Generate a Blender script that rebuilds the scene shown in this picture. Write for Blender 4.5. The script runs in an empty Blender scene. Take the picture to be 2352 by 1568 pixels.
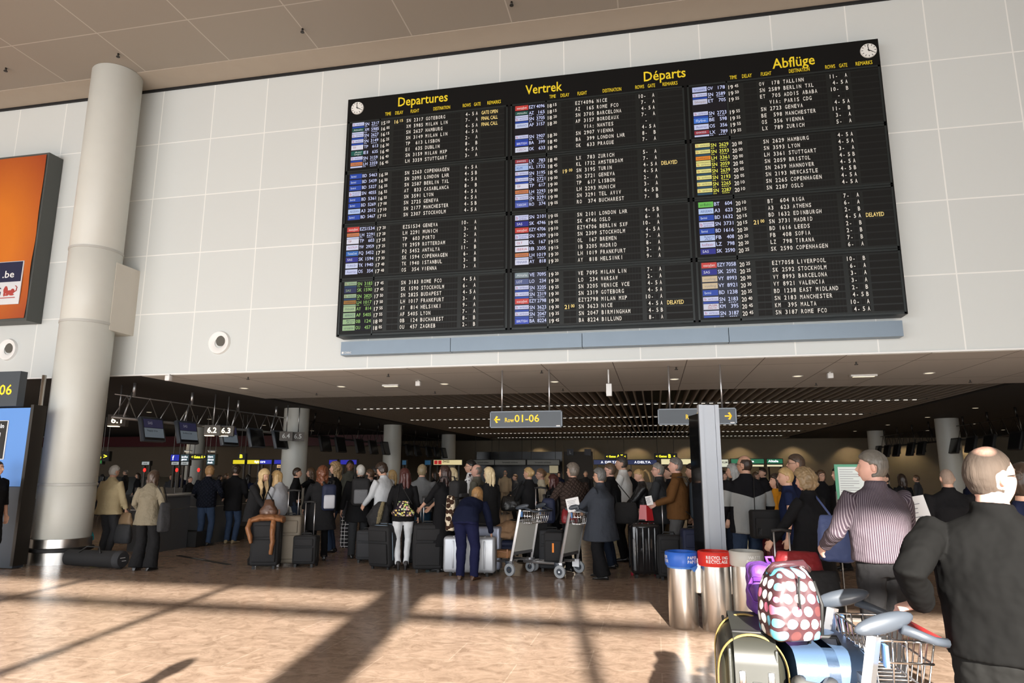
import bpy, bmesh, math, random
import numpy as np
from mathutils import Vector, Matrix
R_ = math.radians
random.seed(7)
SC = bpy.context.scene
COL = SC.collection
# ---------------------------------------------------------------- camera, world, sun, window light, exposure
CAMH = 1.62
F_PX = 1550.0
TILT, YAW, ROLL = R_(10.72), R_(11.75), R_(0.12)
cam = bpy.data.cameras.new('camera')
cam.sensor_width = 36.0
cam.lens = F_PX / 2352 * 36
cam.clip_start = 0.05
cam.clip_end = 300
camo = bpy.data.objects.new('camera', cam)
COL.objects.link(camo)
camo.location = (0, 0, CAMH)
_f = Vector((-math.sin(YAW) * math.cos(TILT), math.cos(YAW) * math.cos(TILT), math.sin(TILT)))
_r0 = Vector((math.cos(YAW), math.sin(YAW), 0))
_u0 = _r0.cross(_f)
CR = _r0 * math.cos(ROLL) + _u0 * math.sin(ROLL)
CU = -_r0 * math.sin(ROLL) + _u0 * math.cos(ROLL)
CF = _f
camo.rotation_euler = Matrix((CR, CU, -CF)).transposed().to_euler()
SC.camera = camo
SC.view_settings.view_transform = 'Standard'
SC.view_settings.look = 'None'
SC.view_settings.gamma = 1
SC.view_settings.use_curve_mapping = False
SC.view_settings.exposure = 0.14
w = bpy.data.worlds.new('sky')
w.use_nodes = True
SC.world = w
bg = w.node_tree.nodes['Background']
bg.inputs[0].default_value = (0.62, 0.75, 1.0, 1)
bg.inputs[1].default_value = 0.35
SUN_EL = R_(21)
SDX = -0.165                         # sideways drift of the sun rays per metre of depth
TE = math.tan(SUN_EL)
_h = Vector((SDX, 1, 0)).normalized()
_sd = Vector((_h.x * math.cos(SUN_EL), _h.y * math.cos(SUN_EL), -math.sin(SUN_EL)))
sl = bpy.data.lights.new('sun', 'SUN')
sl.energy = 24
sl.angle = R_(0.7)
sl.color = (1.0, 0.93, 0.84)
so = bpy.data.objects.new('sun', sl)
so.rotation_euler = (-_sd).to_track_quat('Z', 'Y').to_euler()
so.location = (0, -20, 12)
COL.objects.link(so)
WY = -8.0                            # plane of the window wall behind the viewer
al = bpy.data.lights.new('window_daylight', 'AREA')
al.shape = 'RECTANGLE'
al.size = 34
al.size_y = 8.6
al.energy = 4900
al.color = (0.96, 0.98, 1.0)
ao = bpy.data.objects.new('window_daylight', al)
ao.location = (-7, WY - 0.5, 4.5)
ao.rotation_euler = (R_(90), 0, 0)
COL.objects.link(ao)


def at(px, py, Y):
    d = CF + CR * ((px - 1176) / F_PX) - CU * ((py - 784) / F_PX)
    return Vector((0, 0, CAMH)) + d * (Y / d.y)


def atz(px, py, z):
    d = CF + CR * ((px - 1176) / F_PX) - CU * ((py - 784) / F_PX)
    return Vector((0, 0, CAMH)) + d * ((z - CAMH) / d.z)


# ---------------------------------------------------------------- materials
MATS = {}


def lin(c):
    return tuple((x / 12.92 if x <= 0.04045 else ((x + 0.055) / 1.055) ** 2.4) for x in c)


def mat(name, col=(0.5, 0.5, 0.5), rough=0.6, metal=0.0, spec=0.5, bump=None, vary=0.0, vscale=3.0, emit=None, estr=1.0,
        alpha=None, coat=0.0, sheen=0.0, trans=0.0, ior=1.45, stretch=None):
    if name in MATS:
        return MATS[name]
    m = bpy.data.materials.new(name)
    m.use_nodes = True
    nt = m.node_tree
    b = nt.nodes['Principled BSDF']
    b.inputs['Base Color'].default_value = (*col, 1)
    b.inputs['Roughness'].default_value = rough
    b.inputs['Metallic'].default_value = metal
    b.inputs['Specular IOR Level'].default_value = spec
    b.inputs['Coat Weight'].default_value = coat
    b.inputs['Sheen Weight'].default_value = sheen
    b.inputs['Transmission Weight'].default_value = trans
    b.inputs['IOR'].default_value = ior
    if alpha is not None:
        b.inputs['Alpha'].default_value = alpha
    if emit:
        b.inputs['Emission Color'].default_value = (*emit, 1)
        b.inputs['Emission Strength'].default_value = estr
    tc = nt.nodes.new('ShaderNodeTexCoord')
    src = tc.outputs['Object']
    if stretch:
        mp = nt.nodes.new('ShaderNodeMapping')
        mp.inputs['Scale'].default_value = stretch
        nt.links.new(src, mp.inputs[0])
        src = mp.outputs[0]
    if vary:
        n = nt.nodes.new('ShaderNodeTexNoise')
        n.inputs['Scale'].default_value = vscale
        n.inputs['Detail'].default_value = 4
        nt.links.new(src, n.inputs[0])
        mx = nt.nodes.new('ShaderNodeMix')
        mx.data_type = 'RGBA'
        nt.links.new(n.outputs[0], mx.inputs[0])
        mx.inputs[6].default_value = (*[max(0, x * (1 - vary)) for x in col], 1)
        mx.inputs[7].default_value = (*[min(1, x * (1 + vary)) for x in col], 1)
        nt.links.new(mx.outputs[2], b.inputs['Base Color'])
    if bump:
        n = nt.nodes.new('ShaderNodeTexNoise')
        n.inputs['Scale'].default_value = bump[0]
        n.inputs['Detail'].default_value = 3
        nt.links.new(src, n.inputs[0])
        bp = nt.nodes.new('ShaderNodeBump')
        bp.inputs['Strength'].default_value = bump[1]
        bp.inputs['Distance'].default_value = bump[2] if len(bump) > 2 else 0.01
        nt.links.new(n.outputs[0], bp.inputs['Height'])
        nt.links.new(bp.outputs[0], b.inputs['Normal'])
    MATS[name] = m
    return m


def nodes_of(m):
    return m.node_tree, m.node_tree.nodes['Principled BSDF']


def brick_mat(name, c1, c2, cm, bw, bh, mortar, rough, offset=0.0, plane='XZ', bump=0.3, origin=(0, 0, 0), noise=0.0, spec=0.5):
    """panels or tiles with joints laid on a plane in metres"""
    m = mat(name, c1, rough, spec=spec)
    nt, b = nodes_of(m)
    tc = nt.nodes.new('ShaderNodeTexCoord')
    sx = nt.nodes.new('ShaderNodeSeparateXYZ')
    cb = nt.nodes.new('ShaderNodeCombineXYZ')
    nt.links.new(tc.outputs['Object'], sx.inputs[0])
    a, c = {'XZ': (0, 2), 'XY': (0, 1), 'YX': (1, 0)}[plane]
    for k, (ax, o) in enumerate(((a, origin[0]), (c, origin[1]))):
        ad = nt.nodes.new('ShaderNodeMath')
        ad.operation = 'SUBTRACT'
        nt.links.new(sx.outputs[ax], ad.inputs[0])
        ad.inputs[1].default_value = o
        nt.links.new(ad.outputs[0], cb.inputs[k])
    br = nt.nodes.new('ShaderNodeTexBrick')
    br.offset = offset
    br.inputs['Color1'].default_value = (*c1, 1)
    br.inputs['Color2'].default_value = (*c2, 1)
    br.inputs['Mortar'].default_value = (*cm, 1)
    br.inputs['Scale'].default_value = 1.0
    br.inputs['Mortar Size'].default_value = mortar
    br.inputs['Mortar Smooth'].default_value = 0.1
    br.inputs['Brick Width'].default_value = bw
    br.inputs['Row Height'].default_value = bh
    nt.links.new(cb.outputs[0], br.inputs[0])
    out = br.outputs['Color']
    if noise:
        mpn = nt.nodes.new('ShaderNodeMapping')
        mpn.inputs['Scale'].default_value = (1.0, 1.25, 1)
        nt.links.new(cb.outputs[0], mpn.inputs[0])
        n = nt.nodes.new('ShaderNodeTexNoise')
        n.inputs['Scale'].default_value = 5.0
        n.inputs['Detail'].default_value = 10
        n.inputs['Roughness'].default_value = 0.72
        n.inputs['Distortion'].default_value = 1.2
        nt.links.new(mpn.outputs[0], n.inputs[0])
        rp = nt.nodes.new('ShaderNodeValToRGB')
        rp.color_ramp.elements[0].position = 0.3
        rp.color_ramp.elements[0].color = (1 - noise, 1 - noise * 1.1, 1 - noise * 1.2, 1)
        rp.color_ramp.elements[1].position = 0.62
        rp.color_ramp.elements[1].color = (1 + noise * .25,) * 3 + (1,)
        nt.links.new(n.outputs[0], rp.inputs[0])
        mx = nt.nodes.new('ShaderNodeMix')
        mx.data_type = 'RGBA'
        mx.blend_type = 'MULTIPLY'
        mx.inputs[0].default_value = 1
        nt.links.new(out, mx.inputs[6])
        nt.links.new(rp.outputs[0], mx.inputs[7])
        out = mx.outputs[2]
    nt.links.new(out, b.inputs['Base Color'])
    bp = nt.nodes.new('ShaderNodeBump')
    bp.invert = True
    bp.inputs['Strength'].default_value = bump
    bp.inputs['Distance'].default_value = 0.004
    nt.links.new(br.outputs['Fac'], bp.inputs['Height'])
    nt.links.new(bp.outputs[0], b.inputs['Normal'])
    return m


# ---------------------------------------------------------------- mesh builder
class MB:
    def __init__(s):
        s.v, s.f, s.m = [], [], []

    def add(s, vs, fs, mi=0):
        o = len(s.v)
        s.v += [tuple(v) for v in vs]
        s.f += [tuple(i + o for i in f) for f in fs]
        s.m += [mi] * len(fs)
        return s

    def box(s, c, d, mi=0, M=None):
        x, y, z = [k / 2 for k in d]
        vs = [Vector((a * x, b * y, e * z)) for a in (-1, 1) for b in (-1, 1) for e in (-1, 1)]
        if M is not None:
            vs = [M @ v for v in vs]
        vs = [v + Vector(c) for v in vs]
        return s.add(vs, [(0, 1, 3, 2), (4, 6, 7, 5), (0, 4, 5, 1), (2, 3, 7, 6), (0, 2, 6, 4), (1, 5, 7, 3)], mi)

    def rbox(s, c, d, r=0.02, n=3, mi=0, M=None, ax=2):
        """box with rounded edges: superellipse prism along ax with softened ends"""
        e = [k for k in range(3) if k != ax]
        a, b, h = d[e[0]] / 2, d[e[1]] / 2, d[ax] / 2
        prof = []
        for q, (sx, sy) in enumerate(((1, 1), (-1, 1), (-1, -1), (1, -1))):
            for i in range(n + 1):
                t = (q + i / n) * math.pi / 2
                prof.append((sx * (a - r), sy * (b - r), math.cos(t), math.sin(t)))
        rings = []
        for i in range(n + 1):
            t = i / n * math.pi / 2
            rings.append((-h + r - r * math.cos(t), r * math.sin(t)))
        rings += [(-z, k) for z, k in rings[::-1]]
        vs = []
        for z, k in rings:
            for px, py, cx, cy in prof:
                p = [0, 0, 0]
                p[e[0]], p[e[1]], p[ax] = px + cx * k, py + cy * k, z
                vs.append(Vector(p))
        if M is not None:
            vs = [M @ v for v in vs]
        vs = [v + Vector(c) for v in vs]
        P = len(prof)
        fs = [(j * P + i, j * P + (i + 1) % P, (j + 1) * P + (i + 1) % P, (j + 1) * P + i) for j in range(len(rings) - 1) for i in range(P)]
        fs += [tuple(range(P))[::-1], tuple(range((len(rings) - 1) * P, len(rings) * P))]
        return s.add(vs, fs, mi)

    def loft(s, rings, n=12, mi=0, cap=True, sq=2.0):
        """rings: (centre, U, V, a, b)"""
        vs = []
        for c, U, V, a, b in rings:
            c = Vector(c)
            for i in range(n):
                t = 2 * math.pi * i / n
                ct, st = math.cos(t), math.sin(t)
                if sq != 2:
                    ct = math.copysign(abs(ct) ** (2 / sq), ct)
                    st = math.copysign(abs(st) ** (2 / sq), st)
                vs.append(c + U * (a * ct) + V * (b * st))
        fs = [(j * n + i, j * n + (i + 1) % n, (j + 1) * n + (i + 1) % n, (j + 1) * n + i) for j in range(len(rings) - 1) for i in range(n)]
        if cap:
            fs += [tuple(range(n))[::-1], tuple(range((len(rings) - 1) * n, len(rings) * n))]
        return s.add(vs, fs, mi)

    def tube(s, pts, r, n=8, mi=0, up=None, flat=1.0, closed=False):
        """r scalar or list; flat scales the second axis"""
        pts = [Vector(p) for p in pts]
        N = len(pts)
        rr = r if isinstance(r, (list, tuple)) else [r] * N
        T = []
        for i in range(N):
            if closed:
                t = pts[(i + 1) % N] - pts[i - 1]
            else:
                t = pts[min(i + 1, N - 1)] - pts[max(i - 1, 0)]
            T.append(t.normalized() if t.length > 1e-9 else Vector((0, 0, 1)))
        ref = Vector(up) if up is not None else (Vector((0, 0, 1)) if abs(T[0].z) < 0.9 else Vector((0, 1, 0)))
        rings = []
        U = (ref - T[0] * ref.dot(T[0])).normalized()
        for i in range(N):
            if up is not None:
                q = ref - T[i] * ref.dot(T[i])
                U = q.normalized() if q.length > 1e-3 else U
            else:
                U = (U - T[i] * U.dot(T[i])).normalized()
            V = T[i].cross(U)
            rings.append((pts[i], U, V, rr[i], rr[i] * flat))
        if closed:
            rings.append(rings[0])
            s.loft(rings, n, mi, False)
        else:
            s.loft(rings, n, mi)
        return s

    def cyl(s, c, r, h, n=24, mi=0, axis='Z', r2=None):
        c = Vector(c)
        A = {'Z': Vector((0, 0, 1)), 'X': Vector((1, 0, 0)), 'Y': Vector((0, 1, 0))}[axis]
        U = {'Z': Vector((1, 0, 0)), 'X': Vector((0, 1, 0)), 'Y': Vector((0, 0, 1))}[axis]
        V = A.cross(U)
        r2 = r if r2 is None else r2
        return s.loft([(c - A * h / 2, U, V, r, r), (c + A * h / 2, U, V, r2, r2)], n, mi)

    def lathe(s, c, prof, n=32, mi=0, cap=True):
        X, Y = Vector((1, 0, 0)), Vector((0, 1, 0))
        return s.loft([(Vector(c) + Vector((0, 0, z)), X, Y, r, r) for r, z in prof], n, mi, cap)

    def ell(s, c, d, n=12, mi=0, M=None):
        vs, fs = [], []
        for j in range(n + 1):
            ph = math.pi * j / n
            for i in range(2 * n):
                th = math.pi * i / n
                v = Vector((d[0] * math.sin(ph) * math.cos(th), d[1] * math.sin(ph) * math.sin(th), d[2] * math.cos(ph)))
                vs.append((M @ v if M is not None else v) + Vector(c))
        m = 2 * n
        for j in range(n):
            for i in range(m):
                fs.append((j * m + i, (j + 1) * m + i, (j + 1) * m + (i + 1) % m, j * m + (i + 1) % m))
        return s.add(vs, fs, mi)

    def quad(s, a, b, c, d, mi=0):
        return s.add([a, b, c, d], [(0, 1, 2, 3)], mi)

    def build(s, name, mats, parent=None, smooth=False, weld=False):
        me = bpy.data.meshes.new(name)
        me.from_pydata(s.v, [], s.f)
        if not isinstance(mats, (list, tuple)):
            mats = [mats]
        for m in mats:
            me.materials.append(m)
        if len(mats) > 1:
            me.polygons.foreach_set('material_index', s.m)
        if smooth:
            me.polygons.foreach_set('use_smooth', [True] * len(s.f))
        if weld or smooth == 'auto':
            bm = bmesh.new()
            bm.from_mesh(me)
            bmesh.ops.remove_doubles(bm, verts=bm.verts, dist=1e-5)
            bmesh.ops.recalc_face_normals(bm, faces=bm.faces)
            bm.to_mesh(me)
            bm.free()
        if smooth == 'auto':
            me.set_sharp_from_angle(angle=R_(40))
        o = bpy.data.objects.new(name, me)
        COL.objects.link(o)
        if parent is not None:
            o.parent = parent
        return o


def tag(o, label=None, cat=None, group=None, kind=None):
    if label:
        o['label'] = label
    if cat:
        o['category'] = cat
    if group:
        o['group'] = group
    if kind:
        o['kind'] = kind
    return o


def thing(name, label, cat, loc=(0, 0, 0), rz=0.0, group=None):
    o = bpy.data.objects.new(name, None)
    o.empty_display_size = 0.2
    COL.objects.link(o)
    o.location = loc
    o.rotation_euler = (0, 0, rz)
    return tag(o, label, cat, group)


def struct(mb, name, m, smooth=False):
    return tag(mb.build(name, m, None, smooth), kind='structure')


def copy_tree(o, parent=None):
    c = o.copy()
    COL.objects.link(c)
    if parent is not None:
        c.parent = parent
    for ch in list(o.children):
        copy_tree(ch, c)
    return c


# ---------------------------------------------------------------- lettering
_txt = {}


def glyphs(s, bold=0.0, mono=False):
    """verts (x right, y up, cap height 1) and faces of a string"""
    key = (s, bold)
    if key in _txt:
        return _txt[key]
    cu = bpy.data.curves.new('lettering', 'FONT')
    cu.body = s
    cu.size = 1.0
    cu.offset = bold
    cu.resolution_u = 2
    cu.fill_mode = 'FRONT'
    o = bpy.data.objects.new('lettering', cu)
    COL.objects.link(o)
    dg = bpy.context.evaluated_depsgraph_get()
    me = o.evaluated_get(dg).to_mesh()
    vs = [(v.co.x / CAP, v.co.y / CAP) for v in me.vertices]
    fs = [tuple(p.vertices) for p in me.polygons]
    o.evaluated_get(dg).to_mesh_clear()
    bpy.data.objects.remove(o)
    bpy.data.curves.remove(cu)
    x0 = min([v[0] for v in vs], default=0)
    x1 = max([v[0] for v in vs], default=0)
    _txt[key] = (vs, fs, x0, x1)
    return _txt[key]


CAP = 1.0
_g = glyphs('H')
CAP = max(v[1] for v in _g[0])
_txt.clear()


def text(mb, s, o, U, V, cap, width=None, mi=0, align='l', xs=0.85, bold=0.0):
    """write s starting at o along U (up V); cap height in metres; optional total width"""
    vs, fs, x0, x1 = glyphs(s, bold)
    if not vs:
        return
    o, U, V = Vector(o), Vector(U), Vector(V)
    sx = cap * xs if width is None else width / max(1e-6, x1 - x0)
    W = (x1 - x0) * sx
    off = {'l': 0, 'c': -W / 2, 'r': -W}[align]
    mb.add([o + U * (off + (x - x0) * sx) + V * (y * cap) for x, y in vs], fs, mi)
# ---------------------------------------------------------------- the hall
H = 9.42
WALLY = 11.15
SOF = 3.37
YB = 41.0
XL, XR = -33.0, 24.0
m_wall = brick_mat('wall_panels', (0.615, 0.645, 0.63), (0.595, 0.622, 0.608), (0.80, 0.81, 0.78), 1.2, 1.2, 0.011, 0.45, plane='XZ', origin=(-9.76, 3.38))
m_floor = brick_mat('floor_stone_tiles', (0.39, 0.285, 0.215), (0.35, 0.255, 0.19), (0.45, 0.345, 0.265), 1.2, 0.6, 0.006, 0.2, offset=0.5, plane='XY', bump=0.05, noise=0.42)
m_ceil = brick_mat('ceiling_panels', (0.285, 0.255, 0.215), (0.275, 0.245, 0.207), (0.42, 0.38, 0.33), 1.87, 1.23, 0.012, 0.8, plane='XY', origin=(-9.68, 10.51))
m_band = mat('ceiling_border', (0.37, 0.32, 0.26), 0.8, vary=0.05)
m_soff = brick_mat('soffit_panels', (0.80, 0.77, 0.72), (0.77, 0.74, 0.69), (0.22, 0.2, 0.18), 1.2, 2.4, 0.008, 0.7, plane='XY', origin=(-0.62, 11.9))
m_white = mat('white_trim', (0.8, 0.8, 0.78), 0.4, vary=0.03)
m_dark = mat('dark_ceiling', (0.05, 0.046, 0.042), 0.9, vary=0.1)
m_black = mat('black_matte', (0.008, 0.008, 0.009), 0.6, vary=0.2)
m_steel = mat('brushed_steel', (0.55, 0.53, 0.50), 0.28, 1.0, bump=(60, 0.15, 0.002), stretch=(1, 1, 0.05), vary=0.12, vscale=20)
m_beige = mat('back_wall_beige', (0.30, 0.25, 0.18), 0.8, vary=0.08)

struct(MB().box((-4.5, 16.3, -0.1), (58, 50, 0.2)), 'floor', m_floor)
# board wall with the opening below it
mb = MB()
mb.box(((XL + XR) / 2, WALLY + 0.2, (SOF + H) / 2 + 0.1), (XR - XL, 0.4, H - SOF + 0.2))
struct(mb, 'wall_front', m_wall)
struct(MB().box(((XL + XR) / 2, WALLY - 0.005, SOF + 0.012), (XR - XL, 0.05, 0.025)), 'trim_1', m_white)
struct(MB().box(((XL + XR) / 2, WALLY - 0.02, H - 0.02), (XR - XL, 0.05, 0.06)), 'trim_2', m_black)
struct(MB().box(((XL + XR) / 2, (WY + 10.51) / 2, H + 0.15), (XR - XL, 10.51 - WY, 0.3)), 'ceiling', m_ceil)
struct(MB().box(((XL + XR) / 2, (WALLY - 0.05 + 10.51) / 2, H + 0.14), (XR - XL, WALLY - 0.05 - 10.51, 0.3)), 'trim_3', m_band)
# lower ceiling behind the opening
struct(MB().box(((-9.6 + XR) / 2, (WALLY + 15.47) / 2, SOF + 0.146), (XR + 9.6, 15.43 - WALLY, 0.3)), 'ceiling_lower', m_soff)
struct(MB().box(((-9.6 + XL) / 2, (WALLY + YB) / 2 + .01, SOF + 0.196), (-9.6 - XL, YB - WALLY, 0.4)), 'ceiling_left', m_dark)
struct(MB().box(((7.3 + XR) / 2, (15.45 + YB) / 2, SOF + 0.196), (XR - 7.3, YB - 15.45, 0.4)), 'ceiling_right', m_dark)
mb = MB()
mb.box(((XL + XR) / 2, (WALLY + YB) / 2 + .2, SOF + 1.3), (XR - XL + 1, YB - WALLY + .1, 0.5))
for x_ in (-9.7, 7.4):
    mb.box((x_, (15.45 + YB) / 2, SOF + .7), (.15, YB - 15.45, 1.2))
struct(mb, 'ceiling_void', m_black)
mb = MB()
for k in range(80):
    x = -9.45 + k * 0.21
    mb.box((x, (15.5 + 39.6) / 2, SOF + 0.12), (0.03, 24.1, 0.2))
struct(mb, 'ceiling_slats', mat('slat_grey', (0.42, 0.38, 0.33), 0.5, vary=0.05))
struct(MB().box((-1.15, 40.2, SOF + 0.15), (17.1, 1.2, 0.3)), 'ceiling_back', m_beige)
struct(MB().box(((XL + XR) / 2, YB + 0.1, 1.8), (XR - XL, 0.2, 6.7)), 'wall_back', m_beige)
struct(MB().box((XL - 0.1, 16.3, 4.8), (0.2, 50, 9.8)), 'wall_left', m_wall)
struct(MB().box((XR + 0.1, 16.3, 4.8), (0.2, 50, 9.8)), 'wall_right', m_wall)
# window wall behind the viewer
m_frame = mat('window_frame_grey', (0.12, 0.12, 0.12), 0.5)
zb = TE * (7.8 - WY)
zh = TE * (9.2 - WY)
mb = MB()
mb.box(((XL + XR) / 2, WY, (zh + H + .3) / 2), (XR - XL, 0.3, H + .3 - zh))
mb.box((18, WY, 3.4), (14, 0.3, 6.8))  # unseen blank section, added to keep daylight off the right side
struct(mb, 'wall_window_side', m_frame)
mb = MB()
mb.box(((XL + XR) / 2, WY, zb), (XR - XL, 0.1, 0.17))
mb.box(((XL + XR) / 2, WY, 2.6), (XR - XL, 0.05, 0.06))
dxw = -SDX * (9.2 - WY)
for k in range(-8, 9):
    xm = -5.93 + 2.42 * k + dxw
    mb.box((xm, WY, 4.5), (0.13, 0.12, 9))
struct(mb, 'window_1', m_frame)
struct(MB().cyl((-3.35 - SDX * (9.2 + 7), -7, H / 2), 0.33, H), 'trim_4', mat('column_cream', (0.57, 0.575, 0.53), 0.4, vary=0.04), True)

# columns
m_colm = MATS['column_cream']


def column(x, y, z1, label, first=False, r=0.45):
    t = thing('column', label, 'column', (x, y, 0), group=None)
    mb = MB()
    if first:
        zs = [0.42, 1.34, 4.27, 5.68, z1]
        for a, b in zip(zs, zs[1:]):
            mb.lathe((0, 0, 0), [(r - 0.015, a), (r, a + 0.02), (r, b - 0.02), (r - 0.015, b)], 48)
        mb.lathe((0, 0, 0), [(r - 0.03, 0.4), (r - 0.03, z1)], 48)
        mb.build('shaft', m_colm, t, 'auto')
        rb = MB()
        for z, q in ((1.34, .018), (4.27, .012), (5.68, .012)):
            rb.lathe((0, 0, 0), [(r - .01, z - 0.028), (r + q, z - 0.02), (r + q, z + 0.02), (r - .01, z + 0.028)], 48)
        rb.build('joint_ring', mat('joint_grey', (0.45, 0.45, 0.42), 0.4), t, 'auto')
        MB().lathe((0, 0, 0), [(r + 0.02, 0.0), (r + 0.02, 0.42)], 48).build('base_cladding', m_steel, t, 'auto')
        MB().lathe((0, 0, 0), [(r + 0.02, 0.2), (r + 0.06, 0.215), (r + 0.06, 0.26), (r + 0.02, 0.275)], 48, cap=False).build('bumper_rail', m_black, t, 'auto')
        MB().box((0.28, 0.34, (5.47 + 4.16) / 2), (0.36, 0.62, 1.31)).build('duct_box', mat('duct_cream', (0.6, 0.57, 0.5), 0.5, vary=.03), t)
    else:
        MB().lathe((0, 0, 0), [(r, 0.3), (r, z1)], 40).build('shaft', m_colm, t, 'auto')
        MB().lathe((0, 0, 0), [(r + 0.015, 0.0), (r + 0.015, 0.3)], 40).build('base_cladding', m_steel, t, 'auto')
    return t


column(-10.33, 10.52, H, 'tall round cream column with steel base at the left, in front of the panelled wall', True)
for (x, y, l) in ((-10.3, 18.3, 'round column behind the hanging monitors, just left of the woman with curly brown hair'),
                  (-10.3, 25.9, 'second round column in the dark hall, beside the blue airline sign'),
                  (-10.3, 33.6, 'thin distant column beyond the cream airline sign'),
                  (-19.3, 26.0, 'dark shaded column deep in the check-in hall at left, above the yellow desk signs'),
                  (10.1, 18.3, 'shaded column behind the balding man in black at the far right'),
                  (9.9, 25.9, 'shaded column behind the man in the striped shirt'),
                  (9.9, 33.6, 'thin distant column in the dark right part of the hall')):
    column(x, y, SOF + 0.04, l, r=0.36)

# upper ceiling sprinklers
m_dkmetal = mat('dark_metal', (0.06, 0.055, 0.05), 0.4, 0.8)
for px, py, w_ in ((272, 123, 'above the cream column'), (695, 66, 'left of the top middle of the ceiling'), (14, 156, 'at the far left edge of the upper ceiling'), (1175, 4, 'at the top middle edge of the upper ceiling')):
    p = atz(px, py, H)
    t = thing('sprinkler', 'small dark sprinkler head ' + w_, 'sprinkler', p)
    MB().cyl((0, 0, -0.03), 0.018, 0.06, 10).build('stem', m_dkmetal, t, True)
    MB().cyl((0, 0, -0.07), 0.035, 0.01, 12).build('deflector', m_dkmetal, t)
# air nozzles in the wall
for px, py, l in ((505, 787, 'round white air nozzle in the panelled wall left of the flight board'), (20, 803, 'round air nozzle in the wall under the orange billboard')):
    p = at(px, py, WALLY)
    t = thing('air_nozzle', l, 'air nozzle', p)
    mb = MB()
    Zc = Vector((0, 0, 0))
    X, Z = Vector((1, 0, 0)), Vector((0, 0, 1))
    mb.loft([(Vector((0, 0, 0)), X, Z, .225, .225), (Vector((0, -.05, 0)), X, Z, .21, .21), (Vector((0, -.055, 0)), X, Z, .185, .185), (Vector((0, -0.012, 0)), X, Z, .10, .10)], 40, cap=False)
    mb.build('ring', m_white, t, 'auto')
    MB().loft([(Vector((0.03, -.03, .03)), X, Z, .095, .1), (Vector((.03, -.012, .03)), X, Z, .09, .095)], 32).build('nozzle_mouth', mat('nozzle_dark', (.10, .095, .08), .6), t, 'auto')

# ---------------------------------------------------------------- flight board
BX, BZ, BY = -5.44, 8.5, 10.85
m_bface = mat('board_black', (0.006, 0.006, 0.006), 0.4, spec=0.22)
m_bframe = mat('board_frame', (0.022, 0.027, 0.027), 0.33, 0.25, bump=(40, 0.03))
m_cell = mat('flap_black', (0.007, 0.007, 0.0065), 0.6, spec=.25)
m_row = mat('flap_rail', (0.014, 0.016, 0.015), 0.38, 0.2, spec=.4)
m_ftext = mat('flap_white', (0.78, 0.78, 0.74), 0.6)
m_yel = mat('board_yellow', (0.80, 0.62, 0.02), 0.5)
m_pyel = mat('flap_pale_yellow', (0.86, 0.70, 0.26), 0.6)
board = thing('departure_board', 'huge black flight departure board with yellow headings mounted on the panelled wall', 'flight board', (BX, BY, BZ))
UX, UZ = Vector((1, 0, 0)), Vector((0, 0, 1))
BW, BH = 9.24, 4.58


def bp(u, v, d=0.0):
    return Vector((u, -d, -v))


MB().box((BW / 2, 0.15, -BH / 2), (BW, 0.3, BH)).build('cabinet', m_bface, board)
PO = (0.0, 3.12, 6.18)
PWID = (3.12, 3.06, 3.06)
mb = MB()
for k in range(3):
    for b in range(4):
        v0, v1 = 0.47 + 1.03 * b, 1.49 + 1.03 * b
        u0, u1 = PO[k] + 0.03, PO[k] + PWID[k] - 0.02
        for (a, c, e, g) in ((u0, u1, v0, v0 + .03), (u0, u1, v1 - .03, v1), (u0, u0 + .03, v0, v1), (u1 - .03, u1, v0, v1), (u0 + .63, u0 + .655, v0, v1)):
            mb.box(bp((a + c) / 2, (e + g) / 2, .006), (c - a, .012, g - e))
mb.build('frame', m_bframe, board)
mb = MB()
for t_, u, w_, v in (('Departures', 1.01, .96, .255), ('Vertrek', 3.42, .66, .30), ('Départs', 5.50, .70, .30), ('Abflüge', 7.60, .66, .33)):
    mb = MB()
    text(mb, t_, bp(u, v, .003), UX, UZ, .175, w_, bold=.012)
    mb.build('title_lettering', m_yel, board)
for k in range(3):
    for t_, u, w_ in (('TIME', .76, .115), ('DELAY', .96, .155), ('FLIGHT', 1.26, .165), ('DESTINATION', 1.70, .32), ('ROWS', 2.26, .15), ('GATE', 2.47, .125), ('REMARKS', 2.72, .25)):
        if k:
            u -= .03
        mb = MB()
        text(mb, t_, bp(PO[k] + u, .415 + .012 * k, .003), UX, UZ, .065, w_, bold=.008)
        mb.build('column_heading', m_yel, board)


def clock(u, v):
    X, Z = UX, UZ
    c = MB()
    c.loft([(bp(u, v, 0), X, Z, .125, .125), (bp(u, v, .02), X, Z, .12, .12)], 40)
    for k in range(12):
        a = k * math.pi / 6
        d = Vector((math.sin(a), 0, math.cos(a)))
        n = Vector((math.cos(a), 0, -math.sin(a)))
        p = bp(u, v, .022)
        c.quad(p + d * .085 - n * .005, p + d * .085 + n * .005, p + d * .112 + n * .005, p + d * .112 - n * .005, 1)
    o = c.build('clock', [mat('clock_white', (.75, .75, .72), .4), m_black], board)
    h = MB()
    for a, L, w_ in ((R_(-8), .105, .006), (R_(119), .08, .008)):
        d = Vector((math.sin(a), 0, math.cos(a)))
        n = Vector((math.cos(a), 0, -math.sin(a)))
        p = bp(u, v, .026)
        h.quad(p - d * .02 - n * w_, p - d * .02 + n * w_, p + d * L + n * w_ * .6, p + d * L - n * w_ * .6)
    h.build('clock_hands', m_black, o)


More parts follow.
